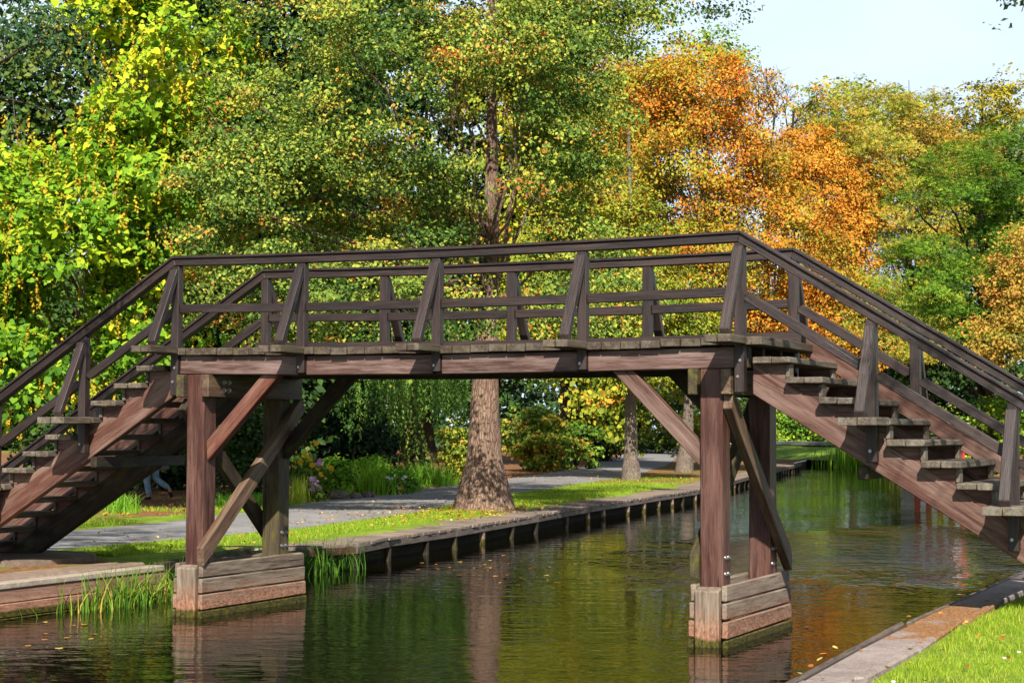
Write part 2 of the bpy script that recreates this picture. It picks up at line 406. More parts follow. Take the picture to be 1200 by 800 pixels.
# piers
for xp, left in ((.271, True), (6.435, False)):
    posts = []
    for j, y in enumerate((.125, 1.70)):
        p = beam('pier_post', (xp, y, -.9), (xp, y, ZG0-.006), .25, .235, W_POST if j == 0 else (W_MOSS if left else W_POST), BR, upv=(1, 0, 0), bev=.012)
        posts.append(p)
        for k in (.68, .84):
            for dy in (-.045, .045): bolt(p, (xp+.118, y+dy, k+.02), (1, 0, 0), .015, .018)
    for s in (-1, 1):
        cb = beam('cross_beam', (xp+s*.172, -.07, 2.60), (xp+s*.172, W+.07, 2.60), .1, .255, W_MOSS if s < 0 else W_BRACE, BR, bev=.008)
        for dy in (.05, .19):
            for dz in (-.045, .045): bolt(cb, (xp+s*.223, .2+dy*.7, 2.6+dz), (s, 0, 0), .019, .022)
    # the diagonal braces on either face of the pier
    xr_, xl_ = xp+.118+.05, xp-.118-.05
    def cross(x, y0, z0, y1, z1, mat, c0=(0, 0), c1=(0, 0)):
        b = beam('cross_brace', (x, y0, z0), (x, y1, z1), .096, .18, mat, BR, upv=(0, 0, 1), cut0=c0, cut1=c1, bev=.008)
        return b
    if left:
        cross(xr_, -.13, .66, 1.98, 2.42, W_BRACE, c0=(-.04, .078))
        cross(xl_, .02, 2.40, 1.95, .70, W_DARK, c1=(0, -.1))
    else:
        cross(xr_, -.02, 2.47, 2.08, .70, W_BRACE, c0=(.1, 0), c1=(.05, -.077))
        cross(xl_, 1.95, 2.40, -.10, .72, W_MOSS, c1=(-.0, -.15))
    s = 1 if left else -1
    for j, y in enumerate((.115, W-.115)):
        x0 = xp+s*.12; x1 = xp+s*.98
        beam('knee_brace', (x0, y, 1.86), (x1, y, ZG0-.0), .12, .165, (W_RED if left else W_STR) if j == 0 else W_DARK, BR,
             cut0=(-.077, .077), cut1=(.066, -.079), bev=.008)
    # footing: a cutwater block at each end and three planks along either side
    ft = beam('footing', (xp, -.095, -.9), (xp, -.095, .585), .25, .13, W_FOOT, BR, upv=(0, -1, 0), cut1=(.0, -.035), bev=.014)
    beam('cutwater_block', (xp, 2.02, -.9), (xp, 2.02, .585), .25, .13, W_FOOT, ft, upv=(0, 1, 0), cut1=(0, -.035), bev=.014)
    for s in (-1, 1):
        for k, (z0, z1) in enumerate(((.44, .60), (.265, .428), (.085, .252), (-.3, .072))):
            off = .125+.033+(.007*k)
            beam('footing_plank', (xp+s*off, -.10-.012*k, (z0+z1)/2), (xp+s*off, 2.07+.012*k, (z0+z1)/2), .058, z1-z0, W_FOOT, ft, bev=.012, jit=.005)

# stairs
def step_parts(s, xe):
    for y, outer in ((.13, -1), (W-.13, 1)):
        x0, z0 = xe+s*.10, ZD-.23
        x1 = xe+s*4.42; z1 = z0-SLT*4.32
        d = .145
        p0 = (x0, y, z0-d/math.cos(SL)); p1 = (x1, y, z1-d/math.cos(SL))
        t = .14*math.tan(SL)
        inset = .14
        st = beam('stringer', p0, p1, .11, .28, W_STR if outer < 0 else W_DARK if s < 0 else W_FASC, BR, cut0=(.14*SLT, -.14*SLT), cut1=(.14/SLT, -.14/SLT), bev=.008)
        for k in range(12):                    # wedge block under each step
            xb = xe+s*(.14+.328*k); zt = ZD-.2*(k+1)-.068
            xf = xb+s*.328
            zb = z0-SLT*abs(xb-x0)
            bm = bmesh.new()
            pts = [(xb+s*.02, zt), (xf-s*.03, zt), (xf-s*.03, zt-.02-max(0, zt-(z0-SLT*abs(xf-s*.03-x0)))), (xb+s*.02, min(zt-.005, zb-SLT*.02))]
            vs = [[bm.verts.new((p[0], yy, p[1])) for p in pts] for yy in (y-.045, y+.045)]
            for q in vs: bm.faces.new(q)
            for i in range(4): bm.faces.new((vs[0][i], vs[0][(i+1) % 4], vs[1][(i+1) % 4], vs[1][i]))
            mw = Matrix.Translation((xb, y, zt))
            for v in bm.verts: v.co = mw.inverted() @ v.co
            obj_bm('step_block', bm, W_STR, st, mw)
            # short upright riser stub at the nosing
    for k in range(12):
        xb = xe+s*(.14+.328*k); zt = ZD-.2*(k+1)
        ys = (-.06, W+.06)
        a, b = xb, xb+s*.182; c, d2 = xb+s*.188, xb+s*.37
        rr = rnd.uniform(-.02, .02); r2 = rnd.uniform(-.02, .02)
        stp = boxes('step', [(ys[0]+rr, ys[1]+rr, -max(a, b), -min(a, b), zt-.066, zt), (ys[0]+r2, ys[1]+r2, -max(c, d2), -min(c, d2), zt-.066, zt-.002)], W_TREAD, BR, ACROSS, bev=.009, jit=.006)
        for ya, yb_ in ((.06, .2), (W-.2, W-.06)):
            boxes('riser_stub', [(ya, yb_, -max(xb+s*.34, xb+s*.30), -min(xb+s*.34, xb+s*.30), zt-.199, zt-.068)], W_TREAD, stp, ACROSS)
step_parts(1, XR); step_parts(-1, XL)
# cross ties under the left stairs and tie rods
for d in (1.2,):
    for s, xe in ((-1, XL), (1, XR)):
        z = ZD-.23-SLT*d-.36
        beam('stair_tie_beam', (xe+s*d, .05, z), (xe+s*d, W-.05, z), .09, .13, W_DARK, BR)

# ------------------------------------------------------------------ ground, water, banks
LEFT = [(-1.42, -60), (-1.42, 1.6), (-1.9, 2.6), (-2.25, 5.2), (-1.95, 6.7), (-2.3, 8.4), (-2.6, 11.4), (-3.4, 16.5), (-4.2, 21.3), (-5.75, 33), (-9.3, 49.4), (-15.1, 76.4), (-17.5, 88)]
RIGHT = [(-11, 88.5), (-8.2, 75), (-5.0, 63), (-.6, 50), (4.4, 36), (7.2, 24.5), (8.95, 14), (8.88, 6), (8.9, -1), (9.06, -5.3), (9.25, -12), (9.25, -60)]
CANAL = LEFT+RIGHT
def inside(x, y, poly):
    c = False; j = len(poly)-1
    for i in range(len(poly)):
        xi, yi = poly[i]; xj, yj = poly[j]
        if (yi > y) != (yj > y) and x < (xj-xi)*(y-yi)/(yj-yi)+xi: c = not c
        j = i
    return c
def seg_dist(x, y, line):
    best = 1e9
    for (ax, ay), (bx, by) in zip(line, line[1:]):
        dx, dy = bx-ax, by-ay; t = max(0, min(1, ((x-ax)*dx+(y-ay)*dy)/(dx*dx+dy*dy+1e-9)))
        best = min(best, math.hypot(x-ax-dx*t, y-ay-dy*t))
    return best
PATH_C = [(-6.2, -40), (-5.9, -5), (-5.7, 3), (-5.75, 9.3), (-7.0, 15.5), (-9.0, 22.5), (-10.6, 30), (-14.4, 46.5), (-19, 62), (-26.5, 84), (-37, 114), (-57, 172)]
PATH_W = [2.9, 2.9, 2.9, 3.1, 3.3, 3.6, 3.5, 3.6, 3.6, 3.8, 4, 4]
def gz(x, y):
    b = .40 if x < 3 else .45
    dl = min(seg_dist(x, y, LEFT), seg_dist(x, y, RIGHT))
    n_ = mnoise.noise(Vector((x*.35, y*.35, 0)))*.05 + mnoise.noise(Vector((x*1.3, y*1.3, 3)))*.018
    k = min(1, dl/1.5)
    pd = seg_dist(x, y, PATH_C)
    pk = min(1, max(0, pd-1.9)/1.2)
    return b + n_*k*pk + (.0 if dl > .3 else -.03)
def in_path(x, y): return seg_dist(x, y, PATH_C) < 1.7
pts = [Vector((x, y)) for x, y in CANAL]
edges = [(i, (i+1) % len(CANAL)) for i in range(len(CANAL))]
S = 900
nb = len(pts)
pts += [Vector(p) for p in ((-S, -60.), (-S, S), (S, S), (S, -60.))]
edges += [(0, nb), (nb, nb+1), (nb+1, nb+2), (nb+2, nb+3), (nb+3, nb-1)]
def scatter(x0, x1, y0, y1, st):
    x = x0
    while x < x1:
        y = y0
        while y < y1:
            px, py = x+rnd.uniform(-.4, .4)*st, y+rnd.uniform(-.4, .4)*st
            if not inside(px, py, CANAL) and seg_dist(px, py, LEFT) > st*.3 and seg_dist(px, py, RIGHT) > st*.3: pts.append(Vector((px, py)))
            y += st
        x += st
scatter(-14, 0, -6, 30, .6); scatter(8.6, 15, -16, 10, .5); scatter(-45, 0, 30, 110, 2.0); scatter(-40, -14, -6, 30, 2.); scatter(0, 40, 10, 110, 2.5)
scatter(-300, 300, -50, 400, 30)
r_ = delaunay_2d_cdt(pts, edges, [], 0, 1e-5)
gv = [(v.x, v.y, gz(v.x, v.y) if abs(v.x) < 60 and v.y < 130 else .4) for v in r_[0]]
gf = []
for f in r_[2]:
    c = sum((r_[0][i] for i in f), Vector((0, 0)))/len(f)
    if not inside(c.x, c.y, CANAL): gf.append(f)
bm = bmesh.new()
bv = [bm.verts.new(v) for v in gv]
for f in gf:
    try: bm.faces.new([bv[i] for i in f])
    except ValueError: pass
for f in bm.faces:
    if f.normal.z < 0: f.normal_flip()
bm.normal_update()
loose = [v for v in bm.verts if not v.link_faces]
bmesh.ops.delete(bm, geom=loose, context='VERTS')
def mat_ground():
    m, nt, out = newmat('grass and leaf litter ground')
    v = worldpos(nt)
    a = nd(nt, 'ShaderNodeAttribute', attribute_name='litter')
    n1 = noise(nt, v, 2.2, 5, .65); n2 = noise(nt, v, 26, 4, .7); n3 = noise(nt, v, .5, 4, .6); n4 = noise(nt, v, 9, 4, .7)
    g = ramp(nt, math_(nt, 'MULTIPLY_ADD', n2, .5, math_(nt, 'MULTIPLY', n1, .5)), [(.32, (.06, .11, .012)), (.5, (.18, .27, .02)), (.68, (.33, .37, .045))])
    soil = ramp(nt, n4, [(.3, (.05, .033, .022)), (.55, (.13, .085, .058)), (.75, (.24, .16, .10))])
    lit = ramp(nt, math_(nt, 'MULTIPLY_ADD', n2, .6, math_(nt, 'MULTIPLY', n4, .4)), [(.33, (.07, .03, .016)), (.47, (.24, .09, .03)), (.58, (.42, .19, .06)), (.7, (.5, .33, .15))])
    dirt = ramp(nt, math_(nt, 'MULTIPLY_ADD', n3, .6, math_(nt, 'MULTIPLY', n4, .4)), [(.5, (0, 0, 0)), (.62, (1, 1, 1))])
    col = mix(nt, math_(nt, 'MULTIPLY', dirt, .55), g, soil)
    lm = ramp(nt, math_(nt, 'ADD', a.outputs['Fac'], math_(nt, 'MULTIPLY', math_(nt, 'SUBTRACT', n1, .5), .9)), [(.42, (0, 0, 0)), (.62, (1, 1, 1))])
    col = mix(nt, lm, col, mix(nt, n3, soil, lit))
    bsdf(nt, out, col, .9, .1, n2, .8, .03)
    return m
TR1 = (-4.72, 17.67)
def litter(x, y):
    d1 = math.hypot(x-TR1[0], y-TR1[1]); l = max(0, 1-d1/3.4)*.85
    d2 = math.hypot((x+3.3)/1., (y-14)/4.5); l = max(l, .55*(1-d2))
    # beyond the path: litter under the shrubs
    if seg_dist(x, y, LEFT) > 6 and x < 0:
        t = seg_dist(x, y, PATH_C)
        if t > 1.8: l = max(l, .85 if y > 12 else .52)
    if y > 36 and x < 0: l = max(l, .6)
    if x > 0: l = .06 if y < 20 else .3
    if -5 < x < -1.3 and y < 2.4: l = max(l, .62)
    return l
me = bpy.data.meshes.new('ground')
bm.to_mesh(me); 
# drop a wall of earth at the canal edge
bm.free()
at_ = me.attributes.new('litter', 'FLOAT', 'POINT')
at_.data.foreach_set('value', np.array([litter(v.co.x, v.co.y) if abs(v.co.x) < 80 and v.co.y < 150 else .3 for v in me.vertices], np.float32))
for p in me.polygons: p.use_smooth = True
me.materials.append(mat_ground())
ground = link(bpy.data.objects.new('ground', me)); ground['kind'] = 'structure'

# canal bed and earth sides
def mat_simple(name, stops, scale=8, rough=.85, bstr=.5, bdist=.02, detail=6, spec=.2, stretch=(1, 1, 1)):
    m, nt, out = newmat(name)
    v = mapping(nt, worldpos(nt), stretch)
    n1 = noise(nt, v, scale, detail, .65); n2 = noise(nt, v, scale*.18, 4, .6); n3 = noise(nt, v, scale*6, 3, .7)
    k = math_(nt, 'ADD', math_(nt, 'MULTIPLY', n1, .4), math_(nt, 'ADD', math_(nt, 'MULTIPLY', n2, .35), math_(nt, 'MULTIPLY', n3, .25)))
    bsdf(nt, out, ramp(nt, k, stops), rough, spec, math_(nt, 'ADD', n1, n3), bstr, bdist)
    return m
BED = mat_simple('dark canal mud', [(.3, (.012, .01, .006)), (.7, (.05, .04, .02))], 3)
bm = bmesh.new()
low = [bm.verts.new((x, y, -1.1)) for x, y in CANAL]; hi = [bm.verts.new((x, y, .36)) for x, y in CANAL]
bm.faces.new(low)
for i in range(len(CANAL)-1): bm.faces.new((low[i], low[i+1], hi[i+1], hi[i]))
bmesh.ops.triangulate(bm, faces=[f for f in bm.faces if len(f.verts) > 4])
bed = obj_bm('canal_bed', bm, BED); bed['kind'] = 'structure'

def mat_water():
    m, nt, out = newmat('canal water')
    v = worldpos(nt)
    # ripples run across the line of sight
    vr = mapping(nt, v, (1, 1, 1), rot=(0, 0, -YAW))
    n1 = noise(nt, mapping(nt, vr, (1.5, 3., 1)), 1.25, 3, .5, .3); n2 = noise(nt, mapping(nt, vr, (.7, 1.3, 1)), .8, 2, .5, .4)
    n3 = noise(nt, v, .16, 2, .5)
    amp = ramp(nt, n3, [(.38, (.35, .35, .35)), (.62, (1, 1, 1))])
    n4 = noise(nt, mapping(nt, vr, (4., 7., 1)), 1.1, 2, .5, .3)
    n5 = noise(nt, mapping(nt, vr, (1.5, 1.7, 1)), 1., 3, .6, .3)
    # a patch ruffled by wind beyond the right pier
    sb = nd(nt, 'ShaderNodeVectorMath', operation='DISTANCE'); nt.links.new(mapping(nt, v, (1, .5, 1)), sb.inputs[0]); sb.inputs[1].default_value = (4.9, 7.4, 0)
    n6 = noise(nt, mapping(nt, vr, (1., .5, 1)), .7, 4, .65, .5)
    gust = ramp(nt, math_(nt, 'MULTIPLY_ADD', math_(nt, 'SUBTRACT', n6, .5), .85, math_(nt, 'DIVIDE', sb.outputs['Value'], 8.5)), [(.0, (1, 1, 1)), (.16, (.55, .55, .55)), (.55, (0, 0, 0))], 'EASE')
    h = math_(nt, 'MULTIPLY', math_(nt, 'MULTIPLY_ADD', n1, .8, n2), amp)
    h = math_(nt, 'ADD', h, math_(nt, 'ADD', math_(nt, 'MULTIPLY', n4, math_(nt, 'MULTIPLY_ADD', gust, 6., .12)), math_(nt, 'MULTIPLY', math_(nt, 'MULTIPLY', n5, gust), 15.)))
    b = bsdf(nt, out, (.0045, .004, .0014), .02, .34, h, .24, .06)
    b.inputs['IOR'].default_value = 1.333
    return m
bm = bmesh.new()
wv = [bm.verts.new((x-.02 if i < len(LEFT) else x+.02, y, 0)) for i, (x, y) in enumerate(CANAL)]
bm.faces.new(wv); bmesh.ops.triangulate(bm, faces=bm.faces[:])
for f in bm.faces:
    if f.normal.z < 0: f.normal_flip()
water = obj_bm('water', bm, mat_water()); water['kind'] = 'structure'

# path
def mat_path():
    m, nt, out = newmat('grey asphalt path')
    v = worldpos(nt)
    n1 = noise(nt, v, 40, 4, .7); n2 = noise(nt, v, 1.1, 5, .6); n3 = noise(nt, v, 6, 4, .7)
    col = ramp(nt, math_(nt, 'MULTIPLY_ADD', n1, .4, math_(nt, 'MULTIPLY', n2, .6)), [(.33, (.14, .132, .128)), (.55, (.23, .22, .212)), (.7, (.33, .31, .295))])
    lf = ramp(nt, n3, [(.67, (0, 0, 0)), (.71, (1, 1, 1))])
    col = mix(nt, math_(nt, 'MULTIPLY', lf, .5), col, (.33, .2, .08))
    bsdf(nt, out, col, .9, .2, n1, .3, .01)
    return m
bm = bmesh.new(); prev = None
def interp(line, ws, step=.6):
    o = []
    for i in range(len(line)-1):
        (ax, ay), (bx, by) = line[i], line[i+1]
        k = max(1, int(math.hypot(bx-ax, by-ay)/step))
        for j in range(k):
            t = j/k; o.append((ax+(bx-ax)*t, ay+(by-ay)*t, ws[i]+(ws[i+1]-ws[i])*t))
    return o
ip = interp(PATH_C, PATH_W)
# smooth the centre line
A = np.array(ip)
for _ in range(12): A[1:-1] = (A[:-2]+A[1:-1]*2+A[2:])/4
for i in range(len(A)):
    a = A[max(0, i-1)]; b = A[min(len(A)-1, i+1)]
    t = Vector((b[0]-a[0], b[1]-a[1], 0)).normalized(); nrm = Vector((t.y, -t.x, 0))
    w = A[i][2]/2
    row = []
    for k, s in enumerate((-1, -.5, 0, .5, 1)):
        ww = w*s + (mnoise.noise(Vector((A[i][0]*.9, A[i][1]*.9, s*9)))*.16 if abs(s) == 1 else 0)
        p = Vector((A[i][0], A[i][1], .425+.012*(1-s*s)-(.02 if abs(s) == 1 else 0))) + nrm*ww
        row.append(bm.verts.new(p))
    if prev:
        for k in range(4): bm.faces.new((prev[k], prev[k+1], row[k+1], row[k]))
    prev = row
for f in bm.faces:
    if f.normal.z < 0: f.normal_flip()
path = obj_bm('path', bm, mat_path(), smooth=True); path['kind'] = 'structure'

# left retaining wall in front of the stair foot
CONC = mat_simple('sandy concrete coping', [(.32, (.20, .16, .12)), (.5, (.36, .30, .235)), (.68, (.5, .44, .35))], 6)
SAND_SHADE = mat_simple('trodden sand', [(.3, (.06, .042, .03)), (.5, (.14, .10, .075)), (.7, (.24, .18, .13))], 7)  # slab sand darkened; the stairs' shadow is put into its colour
rw = thing('retaining_wall', (-1.4, -.5, 0), 'low timber canal wall with pale coping at the foot of the left stairs', 'wall')
W_SHEET = wood('rust stained wall boards', (.12, .06, .045), (.30, .16, .115), (.46, .30, .23), (.5, .4, .33), .5, .75, wet=.12)
beam('coping', (-1.42, -9, .365), (-1.46, 1.7, .365), .2, .075, CONC, rw, bev=.012, jit=.004)
for k, (z0, z1) in enumerate(((.17, .322), (.01, .165), (-.6, .005))):
    beam('wall_board', (-1.37+.012*k, -9, (z0+z1)/2), (-1.41+.012*k, 1.75, (z0+z1)/2), .06, z1-z0, W_SHEET, rw, bev=.01, jit=.006)
beam('edge_beam', (-1.47, 1.72, .36), (-2.35, 5.1, .33), .16, .14, W_DARK, rw, bev=.012)
beam('wall_board', (-1.50, 1.75, .02), (-2.38, 5.1, .02), .06, .5, W_DARK, rw)
SAND2 = mat_simple('pale trodden sand', [(.3, (.10, .066, .048)), (.5, (.22, .155, .112)), (.7, (.36, .275, .21))], 7)
for y0, y1, w_ in ((-9, -1.2, .62), (-1.19, 1.62, .55)):
    beam('sand_strip', (-1.83, y0, .385), (-1.86, y1, .385), w_, .07, SAND2, rw, bev=.02, jit=.02)
# sandy slab at the stair foot
bm = bmesh.new()
ring = []
for i in range(26):
    a = 2*math.pi*i/26; rr = 1+.07*mnoise.noise(Vector((math.cos(a)*2, math.sin(a)*2, 4)))
    ring.append((-4.05+1.55*rr*math.copysign(abs(math.cos(a))**.6, math.cos(a)), 1.35+.95*rr*math.copysign(abs(math.sin(a))**.6, math.sin(a))))
lo = [bm.verts.new((x, y, .35)) for x, y in ring]; h2 = [bm.verts.new((x, y, .475)) for x, y in ring]; h3 = [bm.verts.new((-4.05+(x+4.05)*.94, 1.35+(y-1.35)*.94, .49)) for x, y in ring]
for i in range(26):
    j = (i+1) % 26
    bm.faces.new((lo[i], lo[j], h2[j], h2[i])); bm.faces.new((h2[i], h2[j], h3[j], h3[i]))
bm.faces.new(h3)
tag(obj_bm('landing_slab', bm, SAND_SHADE), 'worn sandy slab under the foot of the left stairs', 'slab')

# boardwalk along the left bank
BW = [(-1.9, 5.35), (-1.47, 6.7), (-1.85, 8.43), (-2.15, 11.36), (-2.93, 16.55), (-3.71, 21.26), (-5.28, 33.03), (-8.85, 49.39), (-14.6, 76.4)]
bw = thing('boardwalk', (-2.6, 14, .3), 'low grey plank boardwalk on short piles along the far bank', 'boardwalk')
bi = interp(BW, [1.0]*len(BW), .17)
bx = np.array(bi)
for _ in range(14): bx[1:-1] = (bx[:-2]+bx[1:-1]*2+bx[2:])/4
bm = bmesh.new()
bmE = bmesh.new(); prevE = None
for i in range(len(bx)-1):
    a, b = Vector((bx[i][0], bx[i][1], 0)), Vector((bx[i+1][0], bx[i+1][1], 0))
    t = (b-a).normalized(); nr = Vector((-t.y, t.x, 0))     # to the land side (-x)
    if nr.x > 0: nr = -nr
    j0, j1 = rnd.uniform(-.02, .02), rnd.uniform(-.06, .06); dz = rnd.uniform(-.006, .006)
    g = t*.004
    q = [a+g-nr*j0, b-g-nr*j0, b-g+nr*(1.05+j1), a+g+nr*(1.05+j1)]
    vs = [[bm.verts.new((p.x, p.y, z+dz)) for p in q] for z in (.345, .385)]
    bm.faces.new(vs[1]); bm.faces.new(vs[0][::-1])
    for k in range(4): bm.faces.new((vs[0][k], vs[0][(k+1) % 4], vs[1][(k+1) % 4], vs[1][k]))
def mat_walk():
    m, nt, out = newmat('weathered boardwalk planks')
    v = worldpos(nt)
    vr = mapping(nt, v, (1, 1, 1), rot=(0, 0, R(-8)))
    n1 = noise(nt, mapping(nt, vr, (2, 30, 10)), 1., 5, .65); n2 = noise(nt, v, 1.4, 5, .6)
    vo = noise(nt, mapping(nt, vr, (.6, 6, 1)), 1., 1, .5); n3 = noise(nt, v, 16, 4, .7)
    k = math_(nt, 'ADD', math_(nt, 'MULTIPLY', n1, .35), math_(nt, 'ADD', math_(nt, 'MULTIPLY', n2, .35), math_(nt, 'MULTIPLY', vo, .3)))
    col = ramp(nt, k, [(.33, (.07, .055, .045)), (.5, (.19, .15, .12)), (.66, (.32, .27, .22))])
    col = mix(nt, math_(nt, 'MULTIPLY', ramp(nt, math_(nt, 'MULTIPLY_ADD', n3, .5, math_(nt, 'MULTIPLY', n2, .5)), [(.52, (0, 0, 0)), (.6, (1, 1, 1))]), .7), col, (.3, .15, .06))
    bsdf(nt, out, col, .85, .2, n1, .5, .01)
    return m
obj_bm('deck_planks', bm, mat_walk(), bw, WM[bw] if False else Matrix.Identity(4))
pa = None
for i in range(len(BW)-1):
    a, b = BW[i], BW[i+1]
    ext = .0
    beam('edge_beam', (a[0]-.05, a[1], .285), (b[0]-.05, b[1]-.01, .285), .09, .115, W_WALK if i else W_STR, bw, bev=.01)
pi_ = interp(BW[1:], [1]*8, .1)
acc, last = 0., None
pile_pts = []
for (x, y, _) in pi_:
    if last is not None: acc += math.hypot(x-last[0], y-last[1])
    if last is None or acc > 2.7*(.4+1.2*rnd.random()):
        acc = 0.; pile_pts.append((x, y))
    last = (x, y)
for (x, y) in pile_pts[:60]:
    lean = rnd.uniform(-.10, .10)
    beam('pile', (x-.06+lean, y, -.8), (x-.06, y, .225), .07+rnd.random()*.05, .09, W_PALE if rnd.random() < .35 else W_DARK, bw, upv=(1, 0, 0), bev=.015)
# two timber remnants hanging at the edge in front of the large trunk
for j, (px, py, lab) in enumerate(((531, 636, 'stubby brown driftwood post at the boardwalk edge, the left of a pair'), (544, 634, 'stubby brown driftwood post at the boardwalk edge, the right of a pair'))):
    q = gpx(px, py, 0)
    bm = bmesh.new(); n_ = 8; prev = None
    for k in range(7):
        t = k/6; z = -.15+.45*t; r = (.085 if j == 0 else .055)*(1-.55*t*(1 if j else .7))*(1+.2*mnoise.noise(Vector((j*3, k, 1))))
        ring = [bm.verts.new((r*math.cos(2*math.pi*a/n_)*(1+.2*mnoise.noise(Vector((a, k, j)))) + (.05*t if j == 0 else -.06*math.sin(t*2.5)), r*math.sin(2*math.pi*a/n_), z)) for a in range(n_)]
        if prev:
            for a in range(n_): bm.faces.new((prev[a], prev[(a+1) % n_], ring[(a+1) % n_], ring[a]))
        else: bm.faces.new(ring[::-1])
        prev = ring
    bm.faces.new(prev)
    tag(obj_bm('mooring_stub', bm, W_STR, None, Matrix.Translation((q.x, q.y, 0)), True), lab, 'post')

# right bank: concrete coping with a timber lip
rk = thing('quay_edge', (8.8, 0, .3), 'pale concrete quay edge with timber lip beside the lawn at lower right', 'quay edge')
def mat_quay():
    m, nt, out = newmat('worn quay concrete')
    v = worldpos(nt)
    n1 = noise(nt, v, 5, 6, .65); n2 = noise(nt, v, .8, 4, .6); n3 = noise(nt, v, 45, 3, .7); n4 = noise(nt, v, 1.6, 4, .6)
    k = math_(nt, 'ADD', math_(nt, 'MULTIPLY', n1, .3), math_(nt, 'ADD', math_(nt, 'MULTIPLY', n2, .25), math_(nt, 'MULTIPLY', n3, .45)))
    col = ramp(nt, k, [(.33, (.13, .098, .084)), (.5, (.27, .215, .19)), (.68, (.42, .355, .315))])
    lit = ramp(nt, n3, [(.35, (.10, .04, .02)), (.55, (.30, .14, .05)), (.7, (.4, .28, .15))])
    sep = nd(nt, 'ShaderNodeSeparateXYZ'); nt.links.new(v, sep.inputs[0])
    band = ramp(nt, math_(nt, 'DIVIDE', math_(nt, 'ADD', math_(nt, 'ADD', sep.outputs['Y'], math_(nt, 'MULTIPLY', math_(nt, 'SUBTRACT', n4, .5), 4.5)), 10.), 20.), [(.33, (0, 0, 0)), (.42, (.8, .8, .8)), (.49, (1, 1, 1)), (.56, (.3, .3, .3)), (1, (.2, .2, .2))])
    lm = ramp(nt, math_(nt, 'MULTIPLY', band, math_(nt, 'MULTIPLY_ADD', n4, 1.2, .1)), [(.35, (0, 0, 0)), (.55, (1, 1, 1))])
    col = mix(nt, lm, col, lit)
    bsdf(nt, out, col, .85, .25, math_(nt, 'ADD', n1, n3), .5, .015)
    return m
QUAY = mat_quay()
QL = [(-20, 9.25), (-12, 9.05), (-8, 8.92), (-5.3, 8.80), (-1.2, 8.63), (3, 8.60), (14, 8.60)]
def qx(y):
    for (a, xa), (b, xb) in zip(QL, QL[1:]):
        if y <= b: return xa+(xb-xa)*(y-a)/(b-a)
    return 8.6
yq = -20.
while yq < 14:
    y2 = yq+1.7+rnd.uniform(0, .7)
    dz = rnd.uniform(-.008, .008)
    beam('coping_slab', (qx(yq)+.205, yq+.008, .39+dz), (qx(y2)+.205, y2-.008, .39-dz), .32, .13, QUAY, rk, bev=.016, jit=.008)
    beam('inner_kerb', (qx(yq+.1)+.425+rnd.uniform(-.02, .02), yq+.1, .405+rnd.uniform(-.02, .01)), (qx(y2)+.425+rnd.uniform(-.02, .02), y2+.08, .405), .09, .14, QUAY, rk, bev=.016, jit=.012)
    yq = y2
for y0, y1, dx in ((-18, -5.2, .02), (-5.22, -1.3, .045), (-1.2, 3.4, .01), (3.5, 14, .03)):
    beam('timber_lip', (qx(y0)+.03-dx, y0, .385), (qx(y1)+.03-dx, y1, .39), .06, .15, W_WALK, rk, bev=.016, jit=.01)
    beam('quay_board', (qx(y0)+.065, y0, .1), (qx(y1)+.065, y1, .1), .05, .42, W_SHEET, rk)
    beam('quay_board', (qx(y0)+.065, y0, -.4), (qx(y1)+.065, y1, -.4), .05, .55, W_SHEET, rk)

# far end: low dark timber wall and grassy bank
fe = thing('bank_wall', (-14, 88, 0), 'low dark timber wall closing the far end of the canal', 'wall')
beam('wall_board', (-17.6, 87.8, .12), (-10.9, 88.3, .12), .1, .5, W_DARK, fe)
for k in range(9):
    x = -17.4+k*.8
    beam('pile', (x, 87.7+.06*k, -.5), (x, 87.7+.06*k, .5), .16, .16, W_DARK, fe, upv=(1, 0, 0), bev=.02)

# ------------------------------------------------------------------ foliage machinery
def frames(N):
    """orthonormal frames for unit normals N with random spin"""
    n = N/np.linalg.norm(N, axis=1, keepdims=True)
    r = NG.normal(size=n.shape)
    t = r - n*(r*n).sum(1, keepdims=True); t /= np.linalg.norm(t, axis=1, keepdims=True)+1e-9
    return t, np.cross(n, t), n
SHAPES = {   # (u along, v across, w lift), faces
    'kite': (np.array([(0, 0, 0), (.45, .36, .08), (1, 0, -.06), (.45, -.36, .08)]), [(0, 1, 2), (0, 2, 3)]),
    'slim': (np.array([(0, 0, 0), (.45, .17, .04), (1, 0, -.08), (.45, -.17, .04)]), [(0, 1, 2), (0, 2, 3)]),
    'heart': (np.array([(.02, 0, 0), (-.1, .24, .05), (.18, .47, .06), (.55, .36, .0), (1, 0, -.14), (.55, -.36, .0), (.18, -.47, .06), (-.1, -.24, .05)]), [(0, 1, 2, 3), (0, 3, 4), (0, 4, 5), (0, 5, 6, 7)]),
    'round': (np.array([(0, 0, 0), (.2, .38, .06), (.7, .42, .03), (1, 0, -.06), (.7, -.42, .03), (.2, -.38, .06)]), [(0, 1, 2, 3), (0, 3, 4, 5)]),
    'star': (np.array([(0, 0, 0), (.5, .12, .03), (1, .0, -.08), (.5, -.12, .03), (.42, .38, .03), (.75, .62, -.06), (.62, .3, .02), (.42, -.38, .03), (.75, -.62, -.06), (.62, -.3, .02)]), [(0, 1, 2), (0, 2, 3), (0, 4, 5), (0, 5, 6), (0, 7, 8), (0, 8, 9)]),
}
